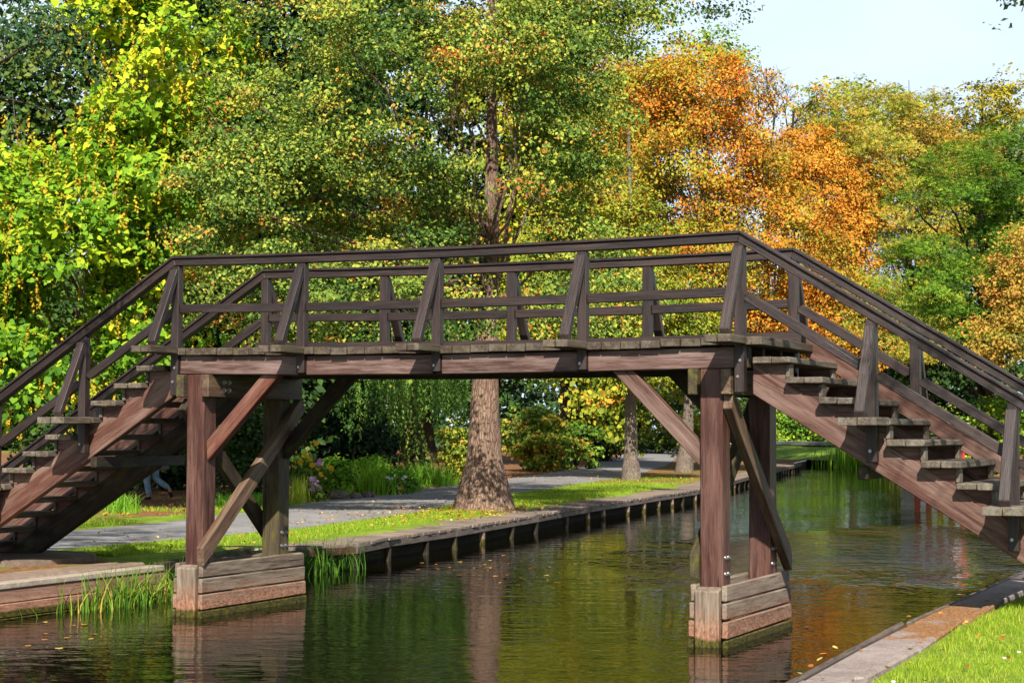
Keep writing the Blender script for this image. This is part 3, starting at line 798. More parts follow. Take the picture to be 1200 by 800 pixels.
def leaves(C, N, size, tint, shape='kite', T=None):
    sv, sf = SHAPES[shape]
    t, b, n = frames(N)
    if T is not None:
        t = T - n*(T*n).sum(1, keepdims=True); t /= np.linalg.norm(t, axis=1, keepdims=True)+1e-9; b = np.cross(n, t)
    k = len(sv); m = len(C)
    V = (C[:, None, :] + size[:, None, None]*(t[:, None, :]*sv[None, :, 0:1] + b[:, None, :]*sv[None, :, 1:2] + n[:, None, :]*sv[None, :, 2:3])).reshape(-1, 3)
    base = (np.arange(m)*k)[:, None]
    by = {}
    for f in sf: by.setdefault(len(f), []).append(f)
    F = []; tt = []
    for kk, fl in by.items():
        F.append(np.concatenate([base+np.array(f)[None, :] for f in fl])); tt.append(np.tile(tint, len(fl)))
    return V, F, np.concatenate(tt)
def merge(parts):
    Vs, Fs, Ts, off = [], {}, {}, 0
    for V, F, T in parts:
        i = 0
        for f in F:
            k = f.shape[1]; Fs.setdefault(k, []).append(f+off); Ts.setdefault(k, []).append(T[i:i+len(f)]); i += len(f)
        Vs.append(V); off += len(V)
    ks = sorted(Fs)
    return np.concatenate(Vs), [np.concatenate(Fs[k]) for k in ks], np.concatenate([np.concatenate(Ts[k]) for k in ks])
def tubes(paths, sides=7):
    """paths: list of (points (n,3), radii) -> V, F"""
    V, F, off = [], [], 0
    ang = np.arange(sides)*2*np.pi/sides
    for P, Rr in paths:
        P = np.asarray(P, float); n_ = len(P)
        T = np.gradient(P, axis=0); T /= np.linalg.norm(T, axis=1, keepdims=True)+1e-9
        ref = np.array([.31, .95, .05]); A_ = np.cross(T, ref); bad = np.linalg.norm(A_, axis=1) < .1
        A_[bad] = np.cross(T[bad], [1, 0, 0]); A_ /= np.linalg.norm(A_, axis=1, keepdims=True); B_ = np.cross(T, A_)
        ring = P[:, None, :] + np.asarray(Rr)[:, None, None]*(A_[:, None, :]*np.cos(ang)[None, :, None] + B_[:, None, :]*np.sin(ang)[None, :, None])
        V.append(ring.reshape(-1, 3))
        i = np.arange(n_-1)[:, None]*sides; j = np.arange(sides)[None, :]; j2 = (j+1) % sides
        F.append((np.stack([i+j, i+j2, i+sides+j2, i+sides+j], -1)+off).reshape(-1, 4)); off += n_*sides
    return np.concatenate(V), np.concatenate(F)
def bez(a, c, b, n=7):
    t = np.linspace(0, 1, n)[:, None]
    return (1-t)**2*a + 2*t*(1-t)*c + t**2*b
SUNV = np.array((.34, -.70, .63)); SUNV /= np.linalg.norm(SUNV)
AX = np.array([list(RTH), list(FWH), [0, 0, 1]], float)     # crown ellipsoid axes
def blob(px, py, depth, rx, ry, rd):
    """crown lobe: centre seen at a photo pixel, radii from its seen width and height, rd its depth radius in metres"""
    c = at(px, py, depth); k = depth/FOC
    return (np.array(c), np.array([rx*k, rd, ry*k]))
def clusters(blobs, n, shell=.35, back=.55, gap=.0, seed=0):
    vol = np.array([b[1].prod()**.72 for b in blobs]); vol /= vol.sum()
    C, O = [], []
    for (c, r), f in zip(blobs, vol):
        m = max(3, int(n*f*1.6))
        d = NG.normal(size=(m, 3)); d /= np.linalg.norm(d, axis=1, keepdims=True)
        rad = (shell + (1-shell)*NG.random(m)**.6)
        bump = np.array([mnoise.noise(Vector(x*2.1)+Vector((seed, c[0], c[2]))) for x in d])
        rad *= 1+.26*bump+.22*np.array([mnoise.noise(Vector(x*4.7)+Vector((c[2], seed, c[0]))) for x in d])
        keep = (d[:, 1] < .15) | (NG.random(m) < back)
        loc = d*rad[:, None]*r
        p = c+loc@AX
        o = (d/r)@AX; o /= np.linalg.norm(o, axis=1, keepdims=True)
        if gap:
            g = np.array([mnoise.noise(Vector(x*.55)+Vector((seed*3.1, 0, 0))) for x in p]); keep &= g > gap-.35
        C.append(p[keep]); O.append(o[keep])
    C, O = np.concatenate(C), np.concatenate(O)
    if len(C) > n:
        i = NG.permutation(len(C))[:n]; C, O = C[i], O[i]
    return C, O
def project(P):
    d = np.asarray(P)-np.array(CAM); Y = d@np.array(fw)
    return 600+FOC*(d@np.array(rt))/Y, 400-FOC*(d@np.array(up))/Y, Y
def crown(C, O, per, cs, size, shape='kite', flat=.5, upw=.5, outw=.6, rndw=.7, tmean=.45, tvar=.22, tleaf=.18, sz=.3, droop=0., sunw=.25, tz=None):
    m = len(C)
    k = np.maximum(3, (per*(.5+NG.random(m))).astype(int))
    idx = np.repeat(np.arange(m), k); n_ = len(idx)
    csz = cs*(.6+.8*NG.random(m))[idx]
    d = NG.normal(size=(n_, 3)); d /= np.linalg.norm(d, axis=1, keepdims=True)
    d *= (NG.random(n_)**.45)[:, None]
    P = C[idx] + d*csz[:, None]*np.array([1, 1, flat])
    P[:, 2] -= droop*(d[:, 0]**2+d[:, 1]**2)*csz
    N = outw*O[idx]+np.array([0, 0, upw])+rndw*NG.normal(size=(n_, 3))*.8+sunw*SUNV
    tm = tmean if tz is None else tmean+tz[2]*np.clip((C[:, 2]-tz[0])/(tz[1]-tz[0])*2-1, -1, 1)
    ct = np.clip(tm+tvar*NG.normal(size=m), 0, 1)
    tint = np.clip(ct[idx]+tleaf*NG.normal(size=n_), 0, 1)
    s = size*(1+sz*NG.normal(size=n_)).clip(.4, 1.8)
    T = NG.normal(size=(n_, 3))*.7+np.array([0, 0, -.7])
    return leaves(P, N, s, tint, shape, T)
def trunk_path(base, top, r0, flare=1.7, wob=.25, n=14, taper=None):
    base, top = np.array(base, float), np.array(top, float)
    t = np.linspace(0, 1, n)
    P = base+(top-base)*t[:, None]
    h = np.linalg.norm(top-base)
    w = np.array([[mnoise.noise(Vector((base[0], q*3, 1)))*wob, mnoise.noise(Vector((base[1], q*3, 7)))*wob, 0] for q in t])*np.minimum(1, t*3)[:, None]
    rad = r0*((1-.82*t) if taper is None else (1-t)**taper*.9+.1)*(1+(flare-1)*np.exp(-t*h/.55))
    return P+w, rad
def limbs(tp, tr, C, m, seed=0, lo=.25, thick=.5, fine=2):
    """limbs from the trunk to some of the leaf clusters"""
    out = []
    n_ = len(tp)
    for i in NG.permutation(len(C))[:m]:
        e = C[i]
        zr = (e[2]-tp[0, 2])/(tp[-1, 2]-tp[0, 2]+1e-6)
        s = np.clip(zr-.22-.15*NG.random(), lo, .93)
        a = int(s*(n_-1)); p0 = tp[a]; r0 = max(.02, tr[a]*thick*(.5+.5*NG.random()))
        mid = (p0+e)/2+NG.normal(size=3)*.25*np.array([1, 1, .5])+np.array([0, 0, .12*np.linalg.norm(e-p0)])
        q = bez(p0, mid, e, 8)
        q[1:-1] += NG.normal(size=(6, 3))*.07
        out.append((q, np.linspace(r0, .012, 8)))
        for _ in range(fine):
            j = NG.integers(3, 7); d = q[j]-q[j-1]; d /= np.linalg.norm(d)+1e-9
            e2 = q[j]+(d+NG.normal(size=3)*.7)*(.5+.8*NG.random())
            out.append((bez(q[j], (q[j]+e2)/2+NG.normal(size=3)*.08, e2, 4), np.linspace(np.linspace(r0, .012, 8)[j]*.6, .008, 4)))
    return out
def tree(name, label, cat, base, top, r0, blobs, n, per, cs, size, mat, bk=BARK, group=None, nl=14, shell=.35, back=.5, gap=0., flare=1.7, lo=.25, wob=.25, sides=9, fine=2, thick=.5, taper=None, keepout=(), extra=(), addC=None, **kw):
    root = thing(name, base, label, cat, group)
    tp, tr = trunk_path(base, top, r0, flare, wob, taper=taper)
    C, O = clusters(blobs, n, shell, back, gap, seed=len(label))
    for (a, b, c, d, dm) in keepout:
        u, v, y = project(C); k = ~((u > a) & (u < b) & (v > c) & (v < d) & (y < dm)); C, O = C[k], O[k]
    ps = [(tp, tr)]+limbs(tp, tr, C, nl, lo=lo, fine=fine, thick=thick)
    V, F = tubes(ps+list(extra), sides)
    obj_np('trunk', V, F, bk, root, smooth=True)
    V, F, T = crown(C, O, per, cs, size, **kw)
    if addC is not None:
        V2, F2, T2 = crown(addC, np.tile([0, -1., 0], (len(addC), 1)), per*.4, .12, size*.7, **kw)
        F = [f if False else f for f in F]; off = len(V); V = np.concatenate([V, V2]); T = np.concatenate([T, T2]); F = F+[f+off for f in F2]
    obj_np('crown', V, F, mat, root, T)
    return root, C, O
def shrub(name, label, px, depth, w_px, h_px, n, per, cs, size, mat, cat='shrub', group=None, z=.4, bk=BARK_D, **kw):
    base = gnd(px, depth, z); k = depth/FOC
    h = h_px*k; w = w_px*k/2
    root = thing(name, base, label, cat, group)
    b = np.array(base)
    bl = [(b+np.array([0, 0, h*.52]), np.array([w*.85, w*.7, h*.5]))]
    for j in range(4):
        o = AX.T@np.array([rnd.uniform(-.55, .55)*w, rnd.uniform(-.3, .3)*w, 0])
        hh = h*rnd.uniform(.28, .6)
        bl.append((b+o+np.array([0, 0, hh]), np.array([w*.5, w*.5, min(hh, h*.4)])))
    C, O = clusters(bl, n, .4, .35, 0, seed=px)
    C[:, 2] = np.maximum(C[:, 2], z+.05)
    st = []
    for j in NG.permutation(len(C))[:7]:
        a = b+NG.normal(size=3)*np.array([.12, .12, 0]); st.append((bez(a, (a*.4+C[j]*.6)+NG.normal(size=3)*.1, C[j], 6), np.linspace(.05*max(.5, h/3), .01, 6)))
    V, F = tubes(st, 6); obj_np('stems', V, F, bk, root, smooth=True)
    V, F, T = crown(C, O, per, cs, size, **kw); obj_np('foliage', V, F, mat, root, T)
    return root

# ------------------------------------------------------------------ trees
def px_top(px, py, depth): return tuple(at(px, py, depth))
A_, C1, O1 = tree('alder_tree', 'large alder by the boardwalk with a thick furrowed trunk flaring at its foot', 'tree', (-4.72, 17.67, .36), px_top(583, -170, 39.5), .40,
    [blob(470, 110, 37, 230, 150, 3.2), blob(330, 270, 35, 130, 140, 2.2), blob(420, 345, 34.6, 170, 80, 1.8), blob(635, 150, 38, 100, 145, 3),
     blob(600, 372, 35, 130, 52, 1.4), blob(690, 330, 37.5, 75, 80, 2), blob(540, -20, 39, 300, 110, 4), blob(470, 250, 38.5, 120, 100, 2.4), blob(290, 200, 36.5, 80, 140, 2), blob(705, 30, 38.5, 65, 55, 2.2), blob(570, 60, 36.2, 90, 50, 1.2), blob(575, 50, 35.3, 120, 60, 1.5)],
    1750, 135, .58, .076, L_ALDER, BARK, nl=34, thick=.26, taper=1.75, back=.4, flare=1.75, lo=.32, wob=.15, sides=14, fine=3, gap=.24,
    keepout=((556, 602, 105, 285, 40.2), (552, 600, 425, 640, 41)), flat=.45, tmean=.43, tvar=.23, tleaf=.18, outw=.35, upw=.45, sunw=.35)
L_, C2, O2 = tree('catalpa_tree', 'bright yellow green tree with large leaves and hanging yellow tassels at the left', 'tree', gnd(118, 40.5), px_top(165, -60, 39), .2,
    [blob(200, 70, 38.5, 95, 120, 2.2), blob(80, 290, 36.5, 120, 95, 2), blob(210, 210, 37.5, 80, 110, 2), blob(50, 400, 36, 100, 80, 1.8), blob(160, 370, 37, 110, 80, 1.8), blob(150, 190, 38.5, 90, 70, 2), blob(-20, 300, 37, 80, 110, 2), blob(20, 215, 37.5, 60, 50, 1.5), blob(140, 20, 38.5, 70, 60, 2)],
    1250, 42, .5, .115, L_LIME, BARK_P, nl=34, back=.4, lo=.2, shape='heart', flat=.5, tmean=.42, tz=(3.5, 9.0, .17), tvar=.2, tleaf=.17, outw=.55, upw=.7, rndw=.75, droop=.4, sunw=.3, sz=.38, gap=.2)
# hanging tassels
q = []; tt = []
for i in NG.permutation(len(C2))[:420]:
    if O2[i] @ np.array(FWH) > .35: continue
    for _ in range(rnd.randint(2, 5)):
        p = C2[i]+O2[i]*.3+NG.normal(size=3)*.22; L = rnd.uniform(.22, .46); m = int(L/.035)
        z = np.arange(m)*.035
        q.append(np.stack([p[0]+.02*np.sin(z*9+i)+NG.normal(size=m)*.008, p[1]+NG.normal(size=m)*.008, p[2]-z], 1)); tt.append(np.full(m, rnd.random()))
q = np.concatenate(q); tt = np.concatenate(tt)
V, F, T = leaves(q, NG.normal(size=q.shape)+SUNV, np.full(len(q), .07), tt, 'kite', np.tile([0, 0, -1.], (len(q), 1))+NG.normal(size=q.shape)*.4)
obj_np('seed_tassels', V, F, L_TASSEL, L_, T)

# dark trees closing the view behind the path
for (nm, lab, px, dep, r0, bl, n, mt, sz, kw) in (
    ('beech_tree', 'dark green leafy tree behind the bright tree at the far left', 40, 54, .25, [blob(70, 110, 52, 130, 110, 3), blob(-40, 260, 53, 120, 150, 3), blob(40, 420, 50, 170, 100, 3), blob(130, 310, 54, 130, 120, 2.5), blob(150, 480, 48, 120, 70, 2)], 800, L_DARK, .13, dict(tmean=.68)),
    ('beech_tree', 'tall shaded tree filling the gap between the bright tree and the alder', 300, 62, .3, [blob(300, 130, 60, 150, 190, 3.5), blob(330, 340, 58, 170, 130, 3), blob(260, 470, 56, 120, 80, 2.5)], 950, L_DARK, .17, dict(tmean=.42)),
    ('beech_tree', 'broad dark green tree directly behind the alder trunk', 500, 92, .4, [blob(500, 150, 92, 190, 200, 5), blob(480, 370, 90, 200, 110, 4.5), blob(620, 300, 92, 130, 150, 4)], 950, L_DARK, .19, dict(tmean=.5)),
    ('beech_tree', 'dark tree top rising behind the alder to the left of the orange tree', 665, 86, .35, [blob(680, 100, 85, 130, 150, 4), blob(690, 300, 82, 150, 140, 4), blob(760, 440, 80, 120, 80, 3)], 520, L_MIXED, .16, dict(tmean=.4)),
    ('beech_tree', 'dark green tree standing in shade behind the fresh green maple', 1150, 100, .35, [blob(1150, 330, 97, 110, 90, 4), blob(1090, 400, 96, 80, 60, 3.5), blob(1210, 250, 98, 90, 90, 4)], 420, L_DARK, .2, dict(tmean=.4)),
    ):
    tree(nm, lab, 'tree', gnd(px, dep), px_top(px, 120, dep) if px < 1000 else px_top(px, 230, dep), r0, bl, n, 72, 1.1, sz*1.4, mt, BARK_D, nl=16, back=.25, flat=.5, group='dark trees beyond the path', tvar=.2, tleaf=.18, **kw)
tree('linden_tree', 'slender canal side tree with straight pale trunk, left of the right pier', 'tree', (-10.4, 40.8, .36), px_top(735, 150, 62), .235,
    [blob(700, 320, 62, 105, 110, 2.6), blob(770, 385, 60.5, 80, 58, 2.2), blob(665, 215, 63, 60, 100, 2.4), blob(640, 395, 61, 80, 50, 2), blob(790, 375, 62, 55, 55, 2), blob(720, 430, 60.5, 50, 24, 1.4)],
    600, 105, .7, .108, L_MIXED, BARK_P, nl=24, back=.35, flare=1.6, lo=.45, tmean=.40, tvar=.2, wob=.1, keepout=((728, 752, 462, 600, 90),))
tree('chestnut_tree', 'large glowing orange autumn tree behind the right half of the bridge', 'tree', (-12.66, 52.47, .36), px_top(835, 110, 74), .27,
    [blob(822, 190, 75, 98, 115, 4.2), blob(890, 300, 73, 100, 100, 3.6), blob(770, 240, 76, 80, 110, 3.5), blob(815, 110, 76, 65, 65, 3), blob(860, 390, 73, 105, 58, 3), blob(945, 360, 74, 50, 65, 2.4), blob(765, 130, 77, 60, 60, 2.5), blob(730, 230, 78, 60, 110, 2.6), blob(870, 120, 75, 45, 40, 2), blob(905, 205, 74, 50, 55, 2.2), blob(715, 120, 78, 55, 55, 2.4), blob(835, 300, 73, 70, 60, 2.4), blob(960, 300, 74, 45, 50, 2)],
    1500, 110, .9, .122, L_ORANGE, BARK_P, nl=40, back=.35, flare=1.5, lo=.4, tmean=.5, tvar=.24, tleaf=.24, gap=.22, upw=.4, outw=.5, wob=.1, keepout=((790, 815, 470, 600, 90),))
tree('chestnut_tree', 'rust and olive tinted tree just right of the glowing orange one', 'tree', gnd(897, 92), px_top(930, 130, 90), .3,
    [blob(955, 245, 88, 62, 85, 3.4), blob(1010, 225, 88, 40, 50, 2.4), blob(985, 310, 87, 55, 80, 3), blob(940, 185, 89, 45, 42, 2.8), blob(985, 400, 86, 55, 60, 2.6)],
    560, 95, .8, .135, L_RUST, BARK_D, nl=20, back=.3, tmean=.58, tvar=.2)
# thin half bare tree against the sky
bt = gnd(892, 93); root = thing('bare_tree', bt, 'thin half bare tree with a few rusty leaves against the sky', 'tree')
ps, tips = [], []
def grow(p, d, L, r, lev):
    e = p+d*L; m_ = (p+e)/2+NG.normal(size=3)*L*.06
    ps.append((bez(p, m_, e, 5), np.linspace(r, r*.6, 5)))
    if lev == 0: tips.append(e); return
    for _ in range(3 if lev > 2 else rnd.choice((2, 3))):
        q = d+AX.T@np.array([rnd.gauss(0, .55), rnd.gauss(0, .45), rnd.gauss(.12, .35)]); q /= np.linalg.norm(q)
        t = rnd.uniform(.55, 1.); grow(p+(e-p)*t, q, L*rnd.uniform(.62, .85), r*.6, lev-1)
b0 = np.array(bt); t0 = np.array(at(902, 170, 92))
ps.append((bez(b0, (b0+t0)/2, t0, 8), np.linspace(.3, .13, 8)))
for dx, dz in ((-.35, 1.), (.15, 1.), (.75, .8), (1.1, .55)):
    d = AX.T@np.array([dx, rnd.gauss(0, .3), dz]); grow(t0+(b0-t0)*.02*rnd.random(), d/np.linalg.norm(d), 1.75, .07, 4)
V, F = tubes(ps, 5); obj_np('trunk', V, F, BARK_D, root, smooth=True)
tips = np.array(tips); u_, v_, _y = project(tips); tips = tips[(NG.random(len(tips)) < np.clip((u_-880)/120+(v_-90)/120, .05, .8))]
V, F, T = crown(tips, np.tile([0, -1., .3], (len(tips), 1)), 5, .22, .13, tmean=.6); obj_np('crown', V, F, L_RUST, root, T)
tree('linden_tree', 'light green treetop showing above the orange tree', 'tree', gnd(828, 104), px_top(828, 90, 104), .3, [blob(835, 62, 103, 42, 34, 2.5), blob(815, 100, 104, 60, 60, 3)], 130, 42, .8, .2, L_GREEN, BARK_D, nl=8, tmean=.65, back=.9)
tree('chestnut_tree', 'wide yellow green tree in the middle of the right hand wood', 'tree', gnd(1085, 95), px_top(1050, 150, 93), .32,
    [blob(1040, 190, 90, 95, 85, 4), blob(1060, 290, 88, 75, 90, 3.4), blob(1000, 145, 93, 70, 45, 3), blob(1030, 380, 86, 80, 60, 3)],
    640, 85, .95, .15, L_YG, BARK_D, nl=18, shell=.6, back=.3, tmean=.55, tvar=.22, shape='star', flat=.35, gap=.22)
tree('maple_tree', 'tan orange tree crown between the two green trees on the right', 'tree', gnd(1090, 96), px_top(1085, 160, 96), .28, [blob(1075, 172, 94, 52, 42, 2.6), blob(1120, 190, 95, 50, 40, 2.6)], 200, 70, .8, .14, L_BROWNY, BARK_D, nl=8, tmean=.5)
tree('maple_tree', 'fresh green maple with layered leaf sprays at the right', 'tree', gnd(1165, 75), px_top(1140, 180, 72), .3,
    [blob(1130, 255, 68, 85, 80, 3.2), blob(1085, 325, 67, 66, 62, 2.8), blob(1185, 205, 70, 75, 75, 3.2), blob(1150, 350, 68, 75, 60, 2.8), blob(1210, 290, 69, 60, 90, 3)],
    520, 110, .85, .125, L_GREEN, BARK_D, nl=30, shell=.62, back=.3, flat=.2, droop=.4, tmean=.40, tvar=.18, upw=.9, rndw=.5, shape='star', gap=.26)
tree('maple_tree', 'young tree turning rusty orange at the right edge behind the stairs', 'tree', gnd(1225, 58), px_top(1220, 250, 58), .16, [blob(1195, 335, 57, 42, 70, 1.6), blob(1172, 400, 56.5, 45, 38, 1.5), blob(1240, 300, 58, 50, 80, 2)], 230, 70, .55, .10, L_BROWNY, BARK_D, nl=14, tmean=.62, tvar=.25)
tree('beech_tree', 'olive gold treetop against the sky at the upper right', 'tree', gnd(1155, 110), px_top(1150, 100, 110), .35, [blob(1145, 140, 108, 52, 46, 3), blob(1185, 130, 110, 40, 45, 3), blob(1120, 175, 108, 60, 45, 3), blob(1190, 220, 108, 80, 90, 4)], 330, 42, .85, .22, L_OLIVE, BARK_D, nl=26, tmean=.6, tvar=.2, gap=.1)
tree('beech_tree', 'green gold treetops rising behind the wide yellow green tree', 'tree', gnd(1000, 122), px_top(1000, 140, 122), .35, [blob(985, 125, 120, 55, 32, 3), blob(1045, 130, 121, 50, 32, 3), blob(1020, 190, 120, 120, 60, 4)], 300, 36, 1., .26, L_YG, BARK_D, nl=12, tmean=.4)
for (px, py, dp, lab) in ((1068, 100, 128, 'dark spruce tip, the left one on the right hand skyline'), (1098, 110, 130, 'dark spruce tip, the right one on the right hand skyline')):
    b0 = gnd(px, dp); k = dp/FOC
    root = thing('spruce_tree', b0, lab, 'tree', 'spruces on the skyline')
    tip = np.array(at(px, py-10, dp)); H = tip[2]-.4
    V, F = tubes([(np.array([[b0.x, b0.y, .3], [b0.x, b0.y, tip[2]]]), [.25, .02])], 7); obj_np('trunk', V, F, BARK_D, root)
    P = []; O = []
    for j in range(1500):
        h = 1-NG.random()**.5*.8; a = NG.random()*6.28; r = (1-h)*H*.22*(.3+.7*NG.random()**.5)*(1+.25*math.sin(h*60))
        P.append((b0.x+r*math.cos(a), b0.y+r*math.sin(a), .4+h*H-.15*r)); O.append((math.cos(a), math.sin(a), .5))
    V, F, T = crown(np.array(P), np.array(O), 5, .3, .26, 'slim', tmean=.5); obj_np('crown', V, F, L_SPRUCE, root, T)
# trees whose trunks stand outside the frame but whose branches reach into it
tree('overhanging_tree', 'dark bluish branch hanging into the top left corner', 'tree', gnd(-330, 20.), px_top(-330, -420, 20), .22,  # this branch's shade is painted through its dark leaf colour
    [blob(10, 8, 18.5, 80, 40, .8), blob(-70, -20, 19, 90, 60, 1.2), blob(40, 48, 18.2, 55, 26, .6), blob(75, 30, 18.2, 40, 22, .5), blob(-300, -330, 20, 120, 90, 1.5), (np.array((-1.4, -3.7, 9.4)), np.array((2.2, 2.0, .9))), (np.array((-3.4, -1.8, 10.4)), np.array((2.0, 1.8, .9)))], 300, 50, .3, .085, L_DEEP, BARK_D, nl=26, lo=.35, shape='slim', tmean=.45, flat=.35, fine=2)
tw_ = np.array(at(1197, -6, 12.5)); tw0 = np.array((11.9, -5.2, 8.4))
tree('birch_tree', 'thin drooping twig of small leaves in the top right corner', 'tree', (14.0, -4.6, .42), (12.6, -4.8, 9.5), .15,
    [(np.array((11.3, -5.4, 8.0)), np.array((1.9, 1.5, .9))), (np.array((12.6, -5., 9.4)), np.array((1.8, 1.6, 1.1)))], 42, 42, .42, .055, L_DARK, BARK_D, nl=22, lo=.85, tmean=.6, back=1.,
    extra=[(bez(tw0, (tw0+tw_)/2+np.array([0, 0, .5]), tw_+np.array([0, 0, -.12]), 10), np.linspace(.015, .003, 10))],
    addC=tw_+NG.normal(size=(7, 3))*np.array([.08, .06, .13]), fine=1)

# far woodland closing the horizon
wc, wo = [], []
for i in range(3400):
    px = rnd.uniform(-260, 1420); dp = rnd.uniform(128, 175)
    top = 330+60*mnoise.noise(Vector((px*.012, 3, 0)))+25*mnoise.noise(Vector((px*.05, 8, 0)))
    py = rnd.uniform(top, 520)
    py = py if i % 3 else rnd.uniform(430, 525)
    wc.append(tuple(at(px, py, dp))); wo.append(tuple(-FWH*.8+Vector((0, 0, .5))))
V, F, T = crown(np.array(wc), np.array(wo), 22, 1.5, .55, tmean=.35, tvar=.22)
o = obj_np('woodland', V, F, L_DARK, None, T); o['kind'] = 'stuff'

# weeping willow with an ivy clad leaning trunk
wl = thing('willow_tree', gnd(490, 57), 'weeping willow with drooping strands and an ivy clad trunk beyond the path', 'tree')
b0 = np.array(gnd(494, 57)); t0 = np.array(at(452, 320, 56))
tp, tr = trunk_path(b0, t0, .34, 1.4, .15)
tw = np.array(at(500, 380, 58)); ps = [(tp, tr), (bez(tp[5], (tp[5]+tw)/2+np.array([.3, 0, .3]), tw, 7), np.linspace(.2, .08, 7))]
sp_ = []
for i in range(170):
    px = rnd.choice((rnd.uniform(390, 570), rnd.gauss(455, 28), rnd.gauss(530, 22))); dp = rnd.uniform(47.5, 57)
    top = 400+rnd.uniform(-25, 25); bot = rnd.choice((455, 462, 475, 495))+rnd.uniform(-14, 20)
    p = np.array(at(px, top, dp)); L = max(.4, (bot-top)*dp/FOC)
    m = int(L/.035); z = np.linspace(0, L, m)
    sw = rnd.uniform(-.12, .12)
    sp_.append(np.stack([p[0]+sw*z+.03*np.sin(z*4+i), p[1]+rnd.uniform(-.08, .08)*z, p[2]-z], 1))
    if i % 5 == 0: ps.append((bez(tp[-3], (tp[-3]+p)/2+np.array([0, 0, .8]), p, 7), np.linspace(.05, .012, 7)))
V, F = tubes(ps, 8); obj_np('trunk', V, F, BARK_D, wl, smooth=True)
q = np.concatenate(sp_); tt = np.clip(np.repeat(NG.random(len(sp_)), [len(x) for x in sp_])*.7+NG.normal(size=len(q))*.18+.1, 0, 1)
V, F, T = leaves(q+NG.normal(size=q.shape)*.03, NG.normal(size=q.shape)+SUNV*1.2, .13*(.7+.6*NG.random(len(q))), tt, 'slim', np.tile([0, 0, -1.], (len(q), 1))+NG.normal(size=q.shape)*.35)
obj_np('strands', V, F, L_WILLOW, wl, T)
ii = NG.integers(0, 9, 2600); a = NG.random(2600)*6.28
P = tp[ii]+(tp[ii+1]-tp[ii])*NG.random((2600, 1)); O = np.stack([np.cos(a), np.sin(a), 0*a+.2], 1)
rr = (tr[ii]*1.05+.12*NG.random(2600)**2)[:, None]
V, F, T = leaves(P+O*rr, O+NG.normal(size=O.shape)*.4, .10*(.6+.8*NG.random(2600)), NG.random(2600), 'kite', np.tile([0, 0, -1.], (2600, 1)))
obj_np('ivy', V, F, L_IVY, wl, T)

# shrubs
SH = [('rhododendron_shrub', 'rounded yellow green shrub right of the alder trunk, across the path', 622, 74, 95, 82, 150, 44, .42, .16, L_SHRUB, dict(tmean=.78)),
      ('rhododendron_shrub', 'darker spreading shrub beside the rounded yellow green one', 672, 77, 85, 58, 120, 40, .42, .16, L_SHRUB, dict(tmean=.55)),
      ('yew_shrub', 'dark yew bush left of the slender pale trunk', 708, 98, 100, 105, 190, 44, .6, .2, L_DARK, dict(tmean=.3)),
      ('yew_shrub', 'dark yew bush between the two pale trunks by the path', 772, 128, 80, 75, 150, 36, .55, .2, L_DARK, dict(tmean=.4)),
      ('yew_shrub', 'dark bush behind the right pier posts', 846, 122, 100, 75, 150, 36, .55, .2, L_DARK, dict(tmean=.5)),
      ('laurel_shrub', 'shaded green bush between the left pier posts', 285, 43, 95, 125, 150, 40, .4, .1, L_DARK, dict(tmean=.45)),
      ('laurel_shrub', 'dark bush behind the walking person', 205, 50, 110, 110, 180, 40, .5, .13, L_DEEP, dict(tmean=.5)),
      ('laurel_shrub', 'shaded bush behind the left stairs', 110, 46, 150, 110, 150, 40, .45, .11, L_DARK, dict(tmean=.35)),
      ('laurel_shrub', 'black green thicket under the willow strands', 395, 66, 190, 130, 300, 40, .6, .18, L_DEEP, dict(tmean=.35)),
      ('laurel_shrub', 'low bush with bare stems between willow and alder trunks', 535, 62, 60, 75, 80, 26, .4, .12, L_YG, dict(tmean=.35)),
      ('bedding_plant', 'bushy green plants at the right end of the flower bed', 470, 47.5, 46, 32, 90, 34, .2, .075, L_FERN, dict(tmean=.4)),
      ('bedding_plant', 'leafy green plant behind the pink flowers', 394, 45.5, 50, 46, 90, 34, .2, .085, L_FERN, dict(tmean=.65)),
      ('bedding_plant', 'dark leafy plant carrying no flowers behind the yellow ones', 356, 45, 40, 50, 70, 34, .22, .085, L_SHRUB, dict(tmean=.35)),
      ('bedding_plant', 'tall bright bushy plant in the middle of the flower bed', 432, 48, 56, 44, 90, 34, .22, .085, L_FERN, dict(tmean=.7)),
      ('hazel_shrub', 'light green bush behind the upper right steps', 1105, 90, 75, 72, 130, 36, .6, .17, L_GREEN, dict(tmean=.72)),
      ('hazel_shrub', 'light green bush behind the right stair posts, at the edge of the photo', 1172, 72, 85, 100, 150, 36, .5, .15, L_GREEN, dict(tmean=.62)),
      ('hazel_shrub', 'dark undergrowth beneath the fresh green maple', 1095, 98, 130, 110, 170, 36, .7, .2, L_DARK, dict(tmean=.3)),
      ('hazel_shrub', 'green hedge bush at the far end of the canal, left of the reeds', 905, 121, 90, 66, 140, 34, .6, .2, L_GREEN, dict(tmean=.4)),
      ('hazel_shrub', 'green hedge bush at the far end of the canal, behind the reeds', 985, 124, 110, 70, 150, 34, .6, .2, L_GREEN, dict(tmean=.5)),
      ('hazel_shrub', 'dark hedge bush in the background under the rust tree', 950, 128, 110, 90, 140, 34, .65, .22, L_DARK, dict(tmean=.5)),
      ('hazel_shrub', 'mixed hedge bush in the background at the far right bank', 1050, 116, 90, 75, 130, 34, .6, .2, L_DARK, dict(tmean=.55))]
for (nm, lab, px, dp, w, h, n, per, cs, sz, mt, kw) in SH:
    shrub(nm, lab, px, dp, w, h, n, per, cs, sz, mt, group='shrubs', **kw)

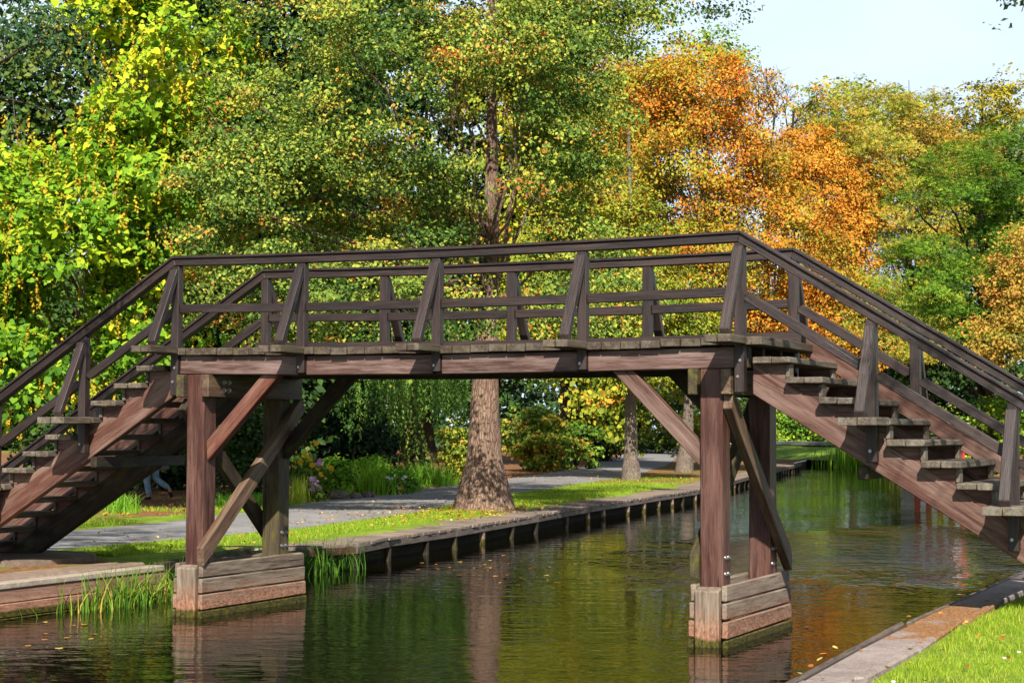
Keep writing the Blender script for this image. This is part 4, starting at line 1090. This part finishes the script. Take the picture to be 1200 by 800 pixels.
# ------------------------------------------------------------------ blades: reeds, ferns, grass
def blades(P, H, wid, lean, tint, mat, name, parent=None, seg=3, tip=.0):
    """curved grass blades rooted at P"""
    m = len(P); a = NG.random(m)*6.283; d = np.stack([np.cos(a), np.sin(a), 0*a], 1)
    yaw2 = NG.random(m)*6.283; s = np.stack([np.cos(yaw2), np.sin(yaw2), 0*a], 1)
    V = []
    for k in range(seg+1):
        t = k/seg
        c = P+np.array([0, 0, 1])*(H*t*(1-.25*lean*t))[:, None]+d*(H*lean*t*t)[:, None]
        ww = wid*(1-t)**.7*.5 if k < seg else wid*0+.0006
        V += [c-s*np.reshape(ww, (-1, 1)), c+s*np.reshape(ww, (-1, 1))]
    V = np.stack(V, 1).reshape(-1, 3); nv = 2*(seg+1); base = (np.arange(m)*nv)[:, None]
    F = np.concatenate([base+np.array([[2*k, 2*k+1, 2*k+3, 2*k+2]]) for k in range(seg)])
    return obj_np(name, V, F, mat, parent, np.tile(tint, seg))
def clump(name, label, cat, pts_, H, wid, lean, mat, group=None, tm=.5, tv=.25):
    P = np.array(pts_); c = P.mean(0)
    m = len(P); o = blades(P, H*(.5+.7*NG.random(m)), wid*(.6+.7*NG.random(m)), np.abs(NG.normal(size=m))*lean, np.clip(tm+tv*NG.normal(size=m), 0, 1), mat, name)
    mw = Matrix.Translation(Vector((c[0], c[1], P[:, 2].min())))
    o.data.transform(mw.inverted()); WM[o] = mw; o.matrix_basis = mw
    return tag(o, label, cat, group)
def strew(n, poly_fn, z): 
    o = []
    while len(o) < n:
        p = poly_fn()
        if p: o.append((p[0], p[1], z))
    return o
clump('reed_clump', 'green and yellow reeds in the water against the left canal wall', 'reeds', [(-1.22+abs(rnd.gauss(0, .13)), rnd.gauss(.75, .62), -.05) for _ in range(420)], .52, .018, .55, L_REED, 'reeds along the canal', .55)
clump('reed_clump', 'dark reeds between the left pier and the boardwalk', 'reeds', [(rnd.uniform(-1.85, -1.35)+.0, rnd.uniform(3.2, 6.9), -.05) for _ in range(480)], .6, .018, .6, L_REED, 'reeds along the canal', .25, .18)
clump('reed_clump', 'few yellowed reed blades standing alone in the water by the left pier', 'reeds', [(-.35+rnd.gauss(0, .12), 3.1+rnd.gauss(0, .15), -.05) for _ in range(16)], .42, .014, .6, L_REED, 'reeds along the canal', .85, .1)
clump('reed_clump', 'reeds fringing the canal behind the left pier footing', 'reeds', [(rnd.uniform(-1.7, -1.2), rnd.uniform(1.6, 3.3), -.05) for _ in range(260)], .55, .018, .6, L_REED, 'reeds along the canal', .4, .2)
clump('reed_clump', 'tall bright green reeds at the far end of the canal', 'reeds', [tuple(gnd(rnd.gauss(1018, 22), rnd.uniform(97, 103), -.0)) for _ in range(900)], 2.3, .05, .16, L_FERN, 'reeds along the canal', .55)
clump('reed_clump', 'shorter yellowing reeds right of the tall far ones', 'reeds', [tuple(gnd(rnd.gauss(1062, 16), rnd.uniform(92, 98), -.0)) for _ in range(500)], 1.3, .05, .2, L_REED, 'reeds along the canal', .75)
# flower bed
clump('fern_clump', 'bright green arching leaves in the middle of the flower bed', 'plant', [tuple(gnd(rnd.gauss(436, 13), rnd.uniform(46, 48))) for _ in range(420)], .95, .05, .75, L_FERN, 'flower bed plants', .75)
clump('iris_clump', 'sword shaped yellow green leaves at the left end of the flower bed', 'plant', [tuple(gnd(rnd.gauss(351, 5), rnd.uniform(41, 42.5))) for _ in range(200)], .6, .035, .25, L_GRASS, 'flower bed plants', .7)
clump('grass_tuft', 'grass tuft beside the path under the left stairs', 'plant', [tuple(gnd(rnd.gauss(142, 9), rnd.uniform(36, 37.5))) for _ in range(260)], .4, .03, .5, L_FERN, 'flower bed plants', .5)
clump('grass_tuft', 'low weeds behind the left pier across the path', 'plant', [tuple(gnd(rnd.gauss(290, 16), rnd.uniform(38.8, 40.5))) for _ in range(900)], .3, .04, .5, L_FERN, 'flower bed plants', .35)
clump('grass_tuft', 'weeds at the foot of the ivy clad trunk', 'plant', [tuple(gnd(rnd.gauss(500, 18), rnd.uniform(54, 56))) for _ in range(500)], .7, .05, .5, L_FERN, 'flower bed plants', .5)
def flowers(name, label, spots, mat, h0, size, petals):
    c = gnd(spots[0][0], spots[0][2])
    root = thing(name, c, label, 'flower', 'flowering plants')
    st, lf, pt = [], [], []
    for (px, py, dp) in spots:
        g = np.array(gnd(px+rnd.uniform(-3, 3), dp)); t = np.array(at(px, py, dp))
        st.append((bez(g, (g+t)/2+NG.normal(size=3)*.06, t, 6), np.linspace(.012, .006, 6)))
        a = np.linspace(0, 6.283, petals, endpoint=False)
        F3 = np.stack([np.cos(a), np.sin(a)*.4, np.sin(a)], 1)
        pt.append((np.repeat(t[None], petals, 0), F3))
        m = 10
        lf.append(g+(t-g)*NG.random((m, 1))*.9+NG.normal(size=(m, 3))*.06)
    V, F = tubes(st, 5); obj_np('stem', V, F, L_SHRUB, root)
    L_2 = np.concatenate(lf); V, F, T = leaves(L_2, NG.normal(size=L_2.shape)+SUNV, np.full(len(L_2), .12), NG.random(len(L_2)), 'kite'); obj_np('foliage', V, F, L_SHRUB, root, T)
    P = np.concatenate([p for p, _ in pt]); D = np.concatenate([d for _, d in pt])
    V, F, T = leaves(P, np.tile(SUNV, (len(P), 1))+NG.normal(size=P.shape)*.3, np.full(len(P), size), NG.random(len(P)), 'round', D); obj_np('blossoms', V, F, mat, root, T)
flowers('coneflower', 'tall stems with yellow flowers above the flower bed', [(370, 519, 43), (357, 533, 43), (362, 538, 43), (352, 541, 43.4), (376, 556, 42.6), (366, 545, 43.5), (388, 548, 44), (345, 528, 44)], L_YEL, .5, .085, 7)
flowers('phlox', 'pink flower heads at the left of the flower bed', [(375, 540, 43), (366, 561, 42.2), (370, 570, 42), (366, 573, 42), (372, 574, 42.2), (365, 566, 42.4), (370, 564, 42.3), (373, 543, 42.6), (368, 568, 42), (374, 572, 42.1)], L_PINK, .5, .085, 9)
flowers('daisy_plant', 'small white and grey flowers at the right tip of the flower bed', [(462+rnd.uniform(-12, 14), 566+rnd.uniform(-9, 9), 46.3+rnd.random()) for _ in range(26)], L_WHITE, .3, .055, 6)
# logs edging the bed
for (x0, x1, dp, r, lab) in ((386, 410, 43.6, .12, 'short grey log edging the flower bed, the thicker left one'), (411, 424, 43.9, .085, 'thin grey log edging the flower bed, the middle one'), (426, 440, 44.6, .09, 'grey log edging the flower bed, the right one')):
    a, b = np.array(gnd(x0, dp, .4+r*.8)), np.array(gnd(x1, dp+.3, .4+r*.7))
    V, F = tubes([(bez(a, (a+b)/2+np.array([0, 0, .03]), b, 7), r*np.array([.05, .95, 1, 1.05, 1, .9, .05]))], 10)
    o = obj_np('log', V, F, BARK_P, None, smooth=True, mw=Matrix.Translation(Vector(a)))
    tag(o, lab, 'log', 'logs edging the flower bed')
# grass
def lawn(n, gen, H, wid, lean, tm, name):
    P = []
    while len(P) < n:
        p = gen()
        if p and not inside(p[0], p[1], CANAL): P.append((p[0], p[1], gz(*p)-.01))
    P = np.array(P); m = len(P)
    o = blades(P, H*(.5+.8*NG.random(m)), wid*(.6+.7*NG.random(m)), .2+.5*NG.random(m), np.clip(tm+.22*NG.normal(size=m), 0, 1), L_GRASS, name, seg=2)
    o['kind'] = 'stuff'; return o
def g_right():
    y = rnd.uniform(-8, 6); e = qx(y)+.47; x = e+rnd.uniform(-.05, 2.9)
    if x < e+.12*mnoise.noise(Vector((y*1.5, 0, 0)))+.03: return None
    if mnoise.noise(Vector((x*1.7, y*1.7, 4))) < -.28 and rnd.random() < .7: return None
    return (x, y)
lawn(52000, g_right, .06, .006, .5, .55, 'grass')
def g_left():
    t = rnd.random()**1.4; y = 2.6+t*42
    for (ax, ay), (bx_, by_) in zip(BW, BW[1:]):
        if ay <= y <= by_: ex = ax+(bx_-ax)*(y-ay)/(by_-ay); break
    else: ex = -1.8
    for (ax, ay), (bx_, by_) in zip(PATH_C, PATH_C[1:]):
        if ay <= y <= by_: pc = ax+(bx_-ax)*(y-ay)/(by_-ay); break
    x = rnd.uniform(pc+1.75, ex-1.05)
    k = mnoise.noise(Vector((x*.7, y*.35, 2)))
    if rnd.random() < .25-k*1.2: return None
    if rnd.random() < litter(x, y)*1.1: return None
    return (x, y)
lawn(42000, g_left, .075, .012, .5, .5, 'grass')
def g_back():
    y = rnd.uniform(-2, 40)
    for (ax, ay), (bx_, by_) in zip(PATH_C, PATH_C[1:]):
        if ay <= y <= by_: pc = ax+(bx_-ax)*(y-ay)/(by_-ay); break
    x = pc-1.9-abs(rnd.gauss(0, 1.6))
    if mnoise.noise(Vector((x*.6, y*.6, 5))) < -.05: return None
    return (x, y)
lawn(16000, g_back, .10, .015, .5, .45, 'grass')
# small leaves lying on the grass, path and planks
P = []
for _ in range(4200):
    y = 4+rnd.random()**1.5*46
    for (ax, ay), (bx_, by_) in zip(PATH_C, PATH_C[1:]):
        if ay <= y <= by_: pc = ax+(bx_-ax)*(y-ay)/(by_-ay); break
    x = pc+rnd.uniform(-5, 5.2)
    if inside(x, y, CANAL): continue
    if rnd.random() > .2+litter(x, y): continue
    P.append((x, y, gz(x, y)+.05))
for _ in range(1100):
    x, y = TR1[0]+.5+rnd.gauss(0, 1.3), TR1[1]-1.2+rnd.gauss(0, 2.6)
    if not inside(x, y, CANAL): P.append((x, y, gz(x, y)+.05))
P = np.array(P); m = len(P)
V, F, T = leaves(P, np.tile([0, 0, 1.], (m, 1))+NG.normal(size=(m, 3))*.35, .048*(.5+.9*NG.random(m)), NG.random(m), 'round')
o = obj_np('fallen_leaves', V, F, L_FALLEN, None, T); o['kind'] = 'stuff'
P = []
for _ in range(170): P.append((rnd.uniform(8.65, 11), rnd.uniform(-7, 5), .47+rnd.random()*.03))
P = np.array(P); m = len(P)
V, F, T = leaves(P, np.tile([0, 0, 1.], (m, 1))+NG.normal(size=(m, 3))*.35, .045*(.6+.7*NG.random(m)), NG.random(m), 'round')
o = obj_np('fallen_leaves', V, F, L_FALLEN, None, T); o['kind'] = 'stuff'
P = []
for _ in range(26):
    x, y = rnd.uniform(9.4, 11), rnd.uniform(-6, 3); P.append((x, y, .50))
P = np.array(P); P = np.repeat(P, 7, 0); m = len(P); aa = np.tile(np.linspace(0, 6.28, 7, endpoint=False), m//7)
V, F, T = leaves(P, np.tile([0, 0, 1.], (m, 1))+SUNV*.6, np.full(m, .016), NG.random(m), 'round', np.stack([np.cos(aa), np.sin(aa), 0*aa+.1], 1))
o = obj_np('daisies', V, F, L_WHITE, None, T); o['kind'] = 'stuff'
# leaves floating on the water
P = []
for (px, py, n, sx, sy) in ((560, 665, 26, 45, 9), (600, 680, 16, 30, 4), (80, 745, 10, 30, 12), (1000, 752, 5, 60, 30), (900, 600, 8, 60, 15), (960, 566, 9, 30, 3)):
    for _ in range(n):
        q = gpx(px+rnd.gauss(0, sx), py+rnd.gauss(0, sy), .004)
        if inside(q.x, q.y, CANAL): P.append(tuple(q))
P = np.array(P); m = len(P)
V, F, T = leaves(P, np.tile([0, 0, 1.], (m, 1))+NG.normal(size=(m, 3))*.03, .08*(.6+.7*NG.random(m)), NG.random(m), 'round')
V[:, 2] = np.maximum(V[:, 2], .003)
o = obj_np('floating_leaves', V, F, L_FALLEN, None, T); o['kind'] = 'stuff'

# ------------------------------------------------------------------ embankment and road at the far end
bm = bmesh.new(); prev = None
for i in range(40):
    px = 800+i*9
    row = []
    for (dp, z) in ((106, .38), (109, .75), (112, 1.12), (117, 1.2), (140, 1.3)):
        p = gnd(px, dp+ (3*math.sin(i*.2)), z); p.z += mnoise.noise(p*.4)*.06 if z < 1.15 else 0
        row.append(bm.verts.new(p))
    if prev:
        for k in range(4): bm.faces.new((prev[k], prev[k+1], row[k+1], row[k]))
    prev = row
for f in bm.faces:
    if f.normal.z < 0: f.normal_flip()
emb = obj_bm('embankment', bm, mat_simple('bank grass', [(.35, (.05, .10, .012)), (.55, (.15, .24, .02)), (.7, (.26, .3, .04))], 3), smooth=True); emb['kind'] = 'structure'
bm = bmesh.new(); prev = None
for i in range(40):
    px = 800+i*9
    row = [bm.verts.new(gnd(px, dp+(3*math.sin(i*.2)), z)) for dp, z in ((112.6, 1.20), (112.62, 1.38), (117, 1.40))]
    if prev:
        for k in range(2): bm.faces.new((prev[k], prev[k+1], row[k+1], row[k]))
    prev = row
road = obj_bm('road', bm, mat_path()); road['kind'] = 'structure'

# ------------------------------------------------------------------ boathouse mirrored in the water
def paint(name, c):
    m, nt, out = newmat(name); v = objvec(nt)
    n1 = noise(nt, mapping(nt, v, (8, 8, 1.2)), 2, 5, .65)
    bsdf(nt, out, ramp(nt, n1, [(.3, tuple(x*.6 for x in c)), (.6, c)]), .6, .3, n1, .3, .01); return m
P_RED, P_WHITE, P_GREY = paint('red board paint', (.55, .05, .04)), paint('white board paint', (.75, .74, .7)), paint('dark roof felt', (.07, .065, .06))
bc = gnd(1093, 80.5, .42); bhm = Matrix.Translation(bc) @ Matrix.Rotation(YAW+R(8), 4, 'Z')
bh = thing('boathouse', bc, 'small boathouse of vertical red and white boards mirrored in the canal behind the right stairs', 'boathouse')
WM[bh] = bhm; bh.matrix_basis = bhm
for k in range(9):
    x = -1.17+k*.26
    boxes('wall_board', [(-.05, 1.42+(.0 if k in (0, 8) else 0), -.02, .02, -.125, .125)], (P_RED, P_WHITE)[k % 2], bh, bhm @ Matrix.Translation((x+.13, -.8, 0)) @ Matrix(((0, 0, 1, 0), (0, 1, 0, 0), (1, 0, 0, 0), (0, 0, 0, 1))), jit=.002)
boxes('side_wall', [(-1.16, 1.16, -.74, 1.0, 0, 1.4)], P_WHITE, bh, bhm)
boxes('roof', [(-1.35, 1.35, -1.0, 1.2, 1.43, 1.55)], P_GREY, bh, bhm)

# ------------------------------------------------------------------ person walking with a grey shoulder bag
def skin_mesh(name, V, E_, Rad, mat, parent, root_i=0, sub=2):
    me = bpy.data.meshes.new(name); me.from_pydata([tuple(v) for v in V], E_, [])
    o = bpy.data.objects.new(name, me)
    link(o, parent, WM[parent] if parent is not None else None)
    me.skin_vertices.new() if hasattr(me.skin_vertices, 'new') else None
    sm = o.modifiers.new('skin', 'SKIN'); sm.use_smooth_shade = True
    if not me.skin_vertices:
        bpy.context.view_layer.objects.active = o
    sk = me.skin_vertices[0].data
    for i, r in enumerate(Rad):
        sk[i].radius = (r, r) if not isinstance(r, tuple) else r
        sk[i].use_root = (i == root_i)
    ss = o.modifiers.new('sub', 'SUBSURF'); ss.levels = sub; ss.render_levels = sub
    me.materials.append(mat)
    return o
def cloth(name, c, rough=.85):
    m, nt, out = newmat(name); n1 = noise(nt, objvec(nt), 9, 5, .7)
    bsdf(nt, out, ramp(nt, n1, [(.35, tuple(x*.6 for x in c)), (.65, c)]), rough, .15, n1, .4, .01); return m
SKIN = cloth('skin', (.42, .24, .17), .5); JEANS = cloth('pale blue denim', (.24, .32, .42)); JACKET = cloth('dark navy jacket cloth', (.03, .035, .06))
BAG = cloth('grey bag canvas', (.22, .21, .24)); SHOE = cloth('black shoe leather', (.015, .015, .018), .5); HAIR = cloth('brown hair', (.06, .04, .025), .6)
pc = gpx(178, 586, .4); pm = Matrix.Translation((pc.x, pc.y, .41)) @ Matrix.Rotation(YAW+R(172), 4, 'Z')   # local +X is the walking direction
pr_ = thing('person', (pc.x, pc.y, .41), 'person in pale blue jeans and dark jacket walking with a grey shoulder bag', 'person')
WM[pr_] = pm; pr_.matrix_basis = pm
hipL, hipR = (.0, .10, .90), (0, -.10, .90)
B = [(0, 0, .95), (0, 0, 1.12), (.03, 0, 1.32), (.03, 0, 1.44), (.05, 0, 1.52), (.07, 0, 1.60), (.075, 0, 1.70),      # 0-6 spine, neck, head
     (.05, .09, .88), (.11, .09, .48), (.03, .09, .09), (.16, .09, .04),                                               # 7-10 front leg
     (-.03, -.09, .88), (-.06, -.09, .50), (-.40, -.09, .27), (-.44, -.09, .15),                                        # 11-14 trailing leg
     (.02, .19, 1.40), (-.06, .23, 1.14), (.06, .22, .92), (.02, -.19, 1.40), (.06, -.24, 1.14), (.20, -.21, .98)]      # 15-20 arms
BE = [(0, 1), (1, 2), (2, 3), (3, 4), (4, 5), (5, 6), (0, 7), (7, 8), (8, 9), (9, 10), (0, 11), (11, 12), (12, 13), (13, 14), (2, 15), (15, 16), (16, 17), (2, 18), (18, 19), (19, 20)]
BRd = [(.13, .10), (.12, .09), (.15, .1), (.07, .07), (.055, .055), (.085, .08), (.075, .075), .085, .06, .04, .035, .085, .06, .04, .035, .06, .042, .03, .06, .042, .03]
skin_mesh('body', B, BE, BRd, SKIN, pr_)
skin_mesh('jeans', [(0, 0, .98)]+[B[7], B[8], (.03, .09, .10), B[11], B[12], (-.385, -.09, .28)], [(0, 1), (1, 2), (2, 3), (0, 4), (4, 5), (5, 6)], [(.155, .125), .105, .082, .072, .105, .082, .072], JEANS, pr_)
skin_mesh('jacket', [(0, 0, .96), B[1], B[2], (.03, 0, 1.43), B[15], B[16], (.05, .22, .95), B[18], B[19], (.185, -.215, 1.0)], [(0, 1), (1, 2), (2, 3), (2, 4), (4, 5), (5, 6), (2, 7), (7, 8), (8, 9)], [(.17, .135), (.15, .12), (.175, .125), .085, .085, .065, .055, .085, .065, .055], JACKET, pr_)
skin_mesh('hair', [(.04, 0, 1.60), (.05, 0, 1.72)], [(0, 1)], [.088, .086], HAIR, pr_)
skin_mesh('shoe', [(-.02, .09, .05), (.17, .09, .045)], [(0, 1)], [.052, .045], SHOE, pr_); skin_mesh('shoe', [(-.40, -.09, .21), (-.46, -.09, .06)], [(0, 1)], [.052, .045], SHOE, pr_)
bm = bmesh.new(); bmesh.ops.create_cube(bm, size=1)
for v in bm.verts: v.co = Vector((v.co.x*.33, v.co.y*.13, v.co.z*.27))*(1.05 if v.co.z < 0 else .95)
bmesh.ops.bevel(bm, geom=bm.edges[:], offset=.035, segments=3, affect='EDGES')
bgm = pm @ Matrix.Translation((-.24, -.03, .86))
bg = obj_bm('shoulder_bag', bm, BAG, None, bgm, True); tag(bg, 'grey canvas shoulder bag carried by the walking person', 'bag')
V, F = tubes([(np.array([tuple(pm @ Vector(p)) for p in ((-.22, -.1, .98), (-.12, -.15, 1.2), (0, -.12, 1.47), (.06, .08, 1.48), (-.05, .17, 1.2), (-.22, .06, .98))]), [.016]*6)], 6)
obj_np('strap', V, F, BAG, bg)

# ------------------------------------------------------------------ light and sky
w = bpy.data.worlds.new('World'); scene.world = w; w.use_nodes = True
nt = w.node_tree; nt.nodes.clear()
out = nd(nt, 'ShaderNodeOutputWorld'); bgn = nd(nt, 'ShaderNodeBackground')
sky = nd(nt, 'ShaderNodeTexSky', sky_type='NISHITA'); sky.sun_disc = False
sky.sun_elevation = math.asin(SUNV[2]); sky.sun_rotation = math.atan2(SUNV[0], SUNV[1]); sky.dust_density = 1.5
tc = nd(nt, 'ShaderNodeTexCoord')
c1 = noise(nt, mapping(nt, tc.outputs['Generated'], (1.2, 1.2, 5.)), 2.2, 6, .6, .6)
sepw = nd(nt, 'ShaderNodeSeparateXYZ'); nt.links.new(tc.outputs['Generated'], sepw.inputs[0])
hz = ramp(nt, sepw.outputs['Z'], [(.0, (1, 1, 1)), (.26, (.95, .95, .95)), (.5, (.25, .25, .25)), (.8, (.08, .08, .08))])
cm = math_(nt, 'MULTIPLY', ramp(nt, c1, [(.30, (.84, .84, .84)), (.60, (1, 1, 1))]), hz)
cloud = mix(nt, cm, sky.outputs['Color'], (11.6, 13.9, 16.2))
nt.links.new(cloud, bgn.inputs['Color']); bgn.inputs['Strength'].default_value = .043
nt.links.new(bgn.outputs[0], out.inputs['Surface'])
sd = bpy.data.lights.new('sun', 'SUN'); sd.energy = 5.0; sd.angle = R(.55); sd.color = (1, .945, .86)
so = bpy.data.objects.new('sun', sd); COL.objects.link(so)
so.rotation_euler = Vector(-SUNV).to_track_quat('-Z', 'Y').to_euler()
vs_ = scene.view_settings; scene.display_settings.display_device = 'sRGB'
vs_.view_transform = 'Standard'; vs_.look = 'None'; vs_.exposure = .88; vs_.gamma = 1; vs_.use_curve_mapping = False
scene.cycles.max_bounces = 6; scene.cycles.diffuse_bounces = 3; scene.cycles.glossy_bounces = 3; scene.cycles.transmission_bounces = 3
scene.cycles.use_denoising = True
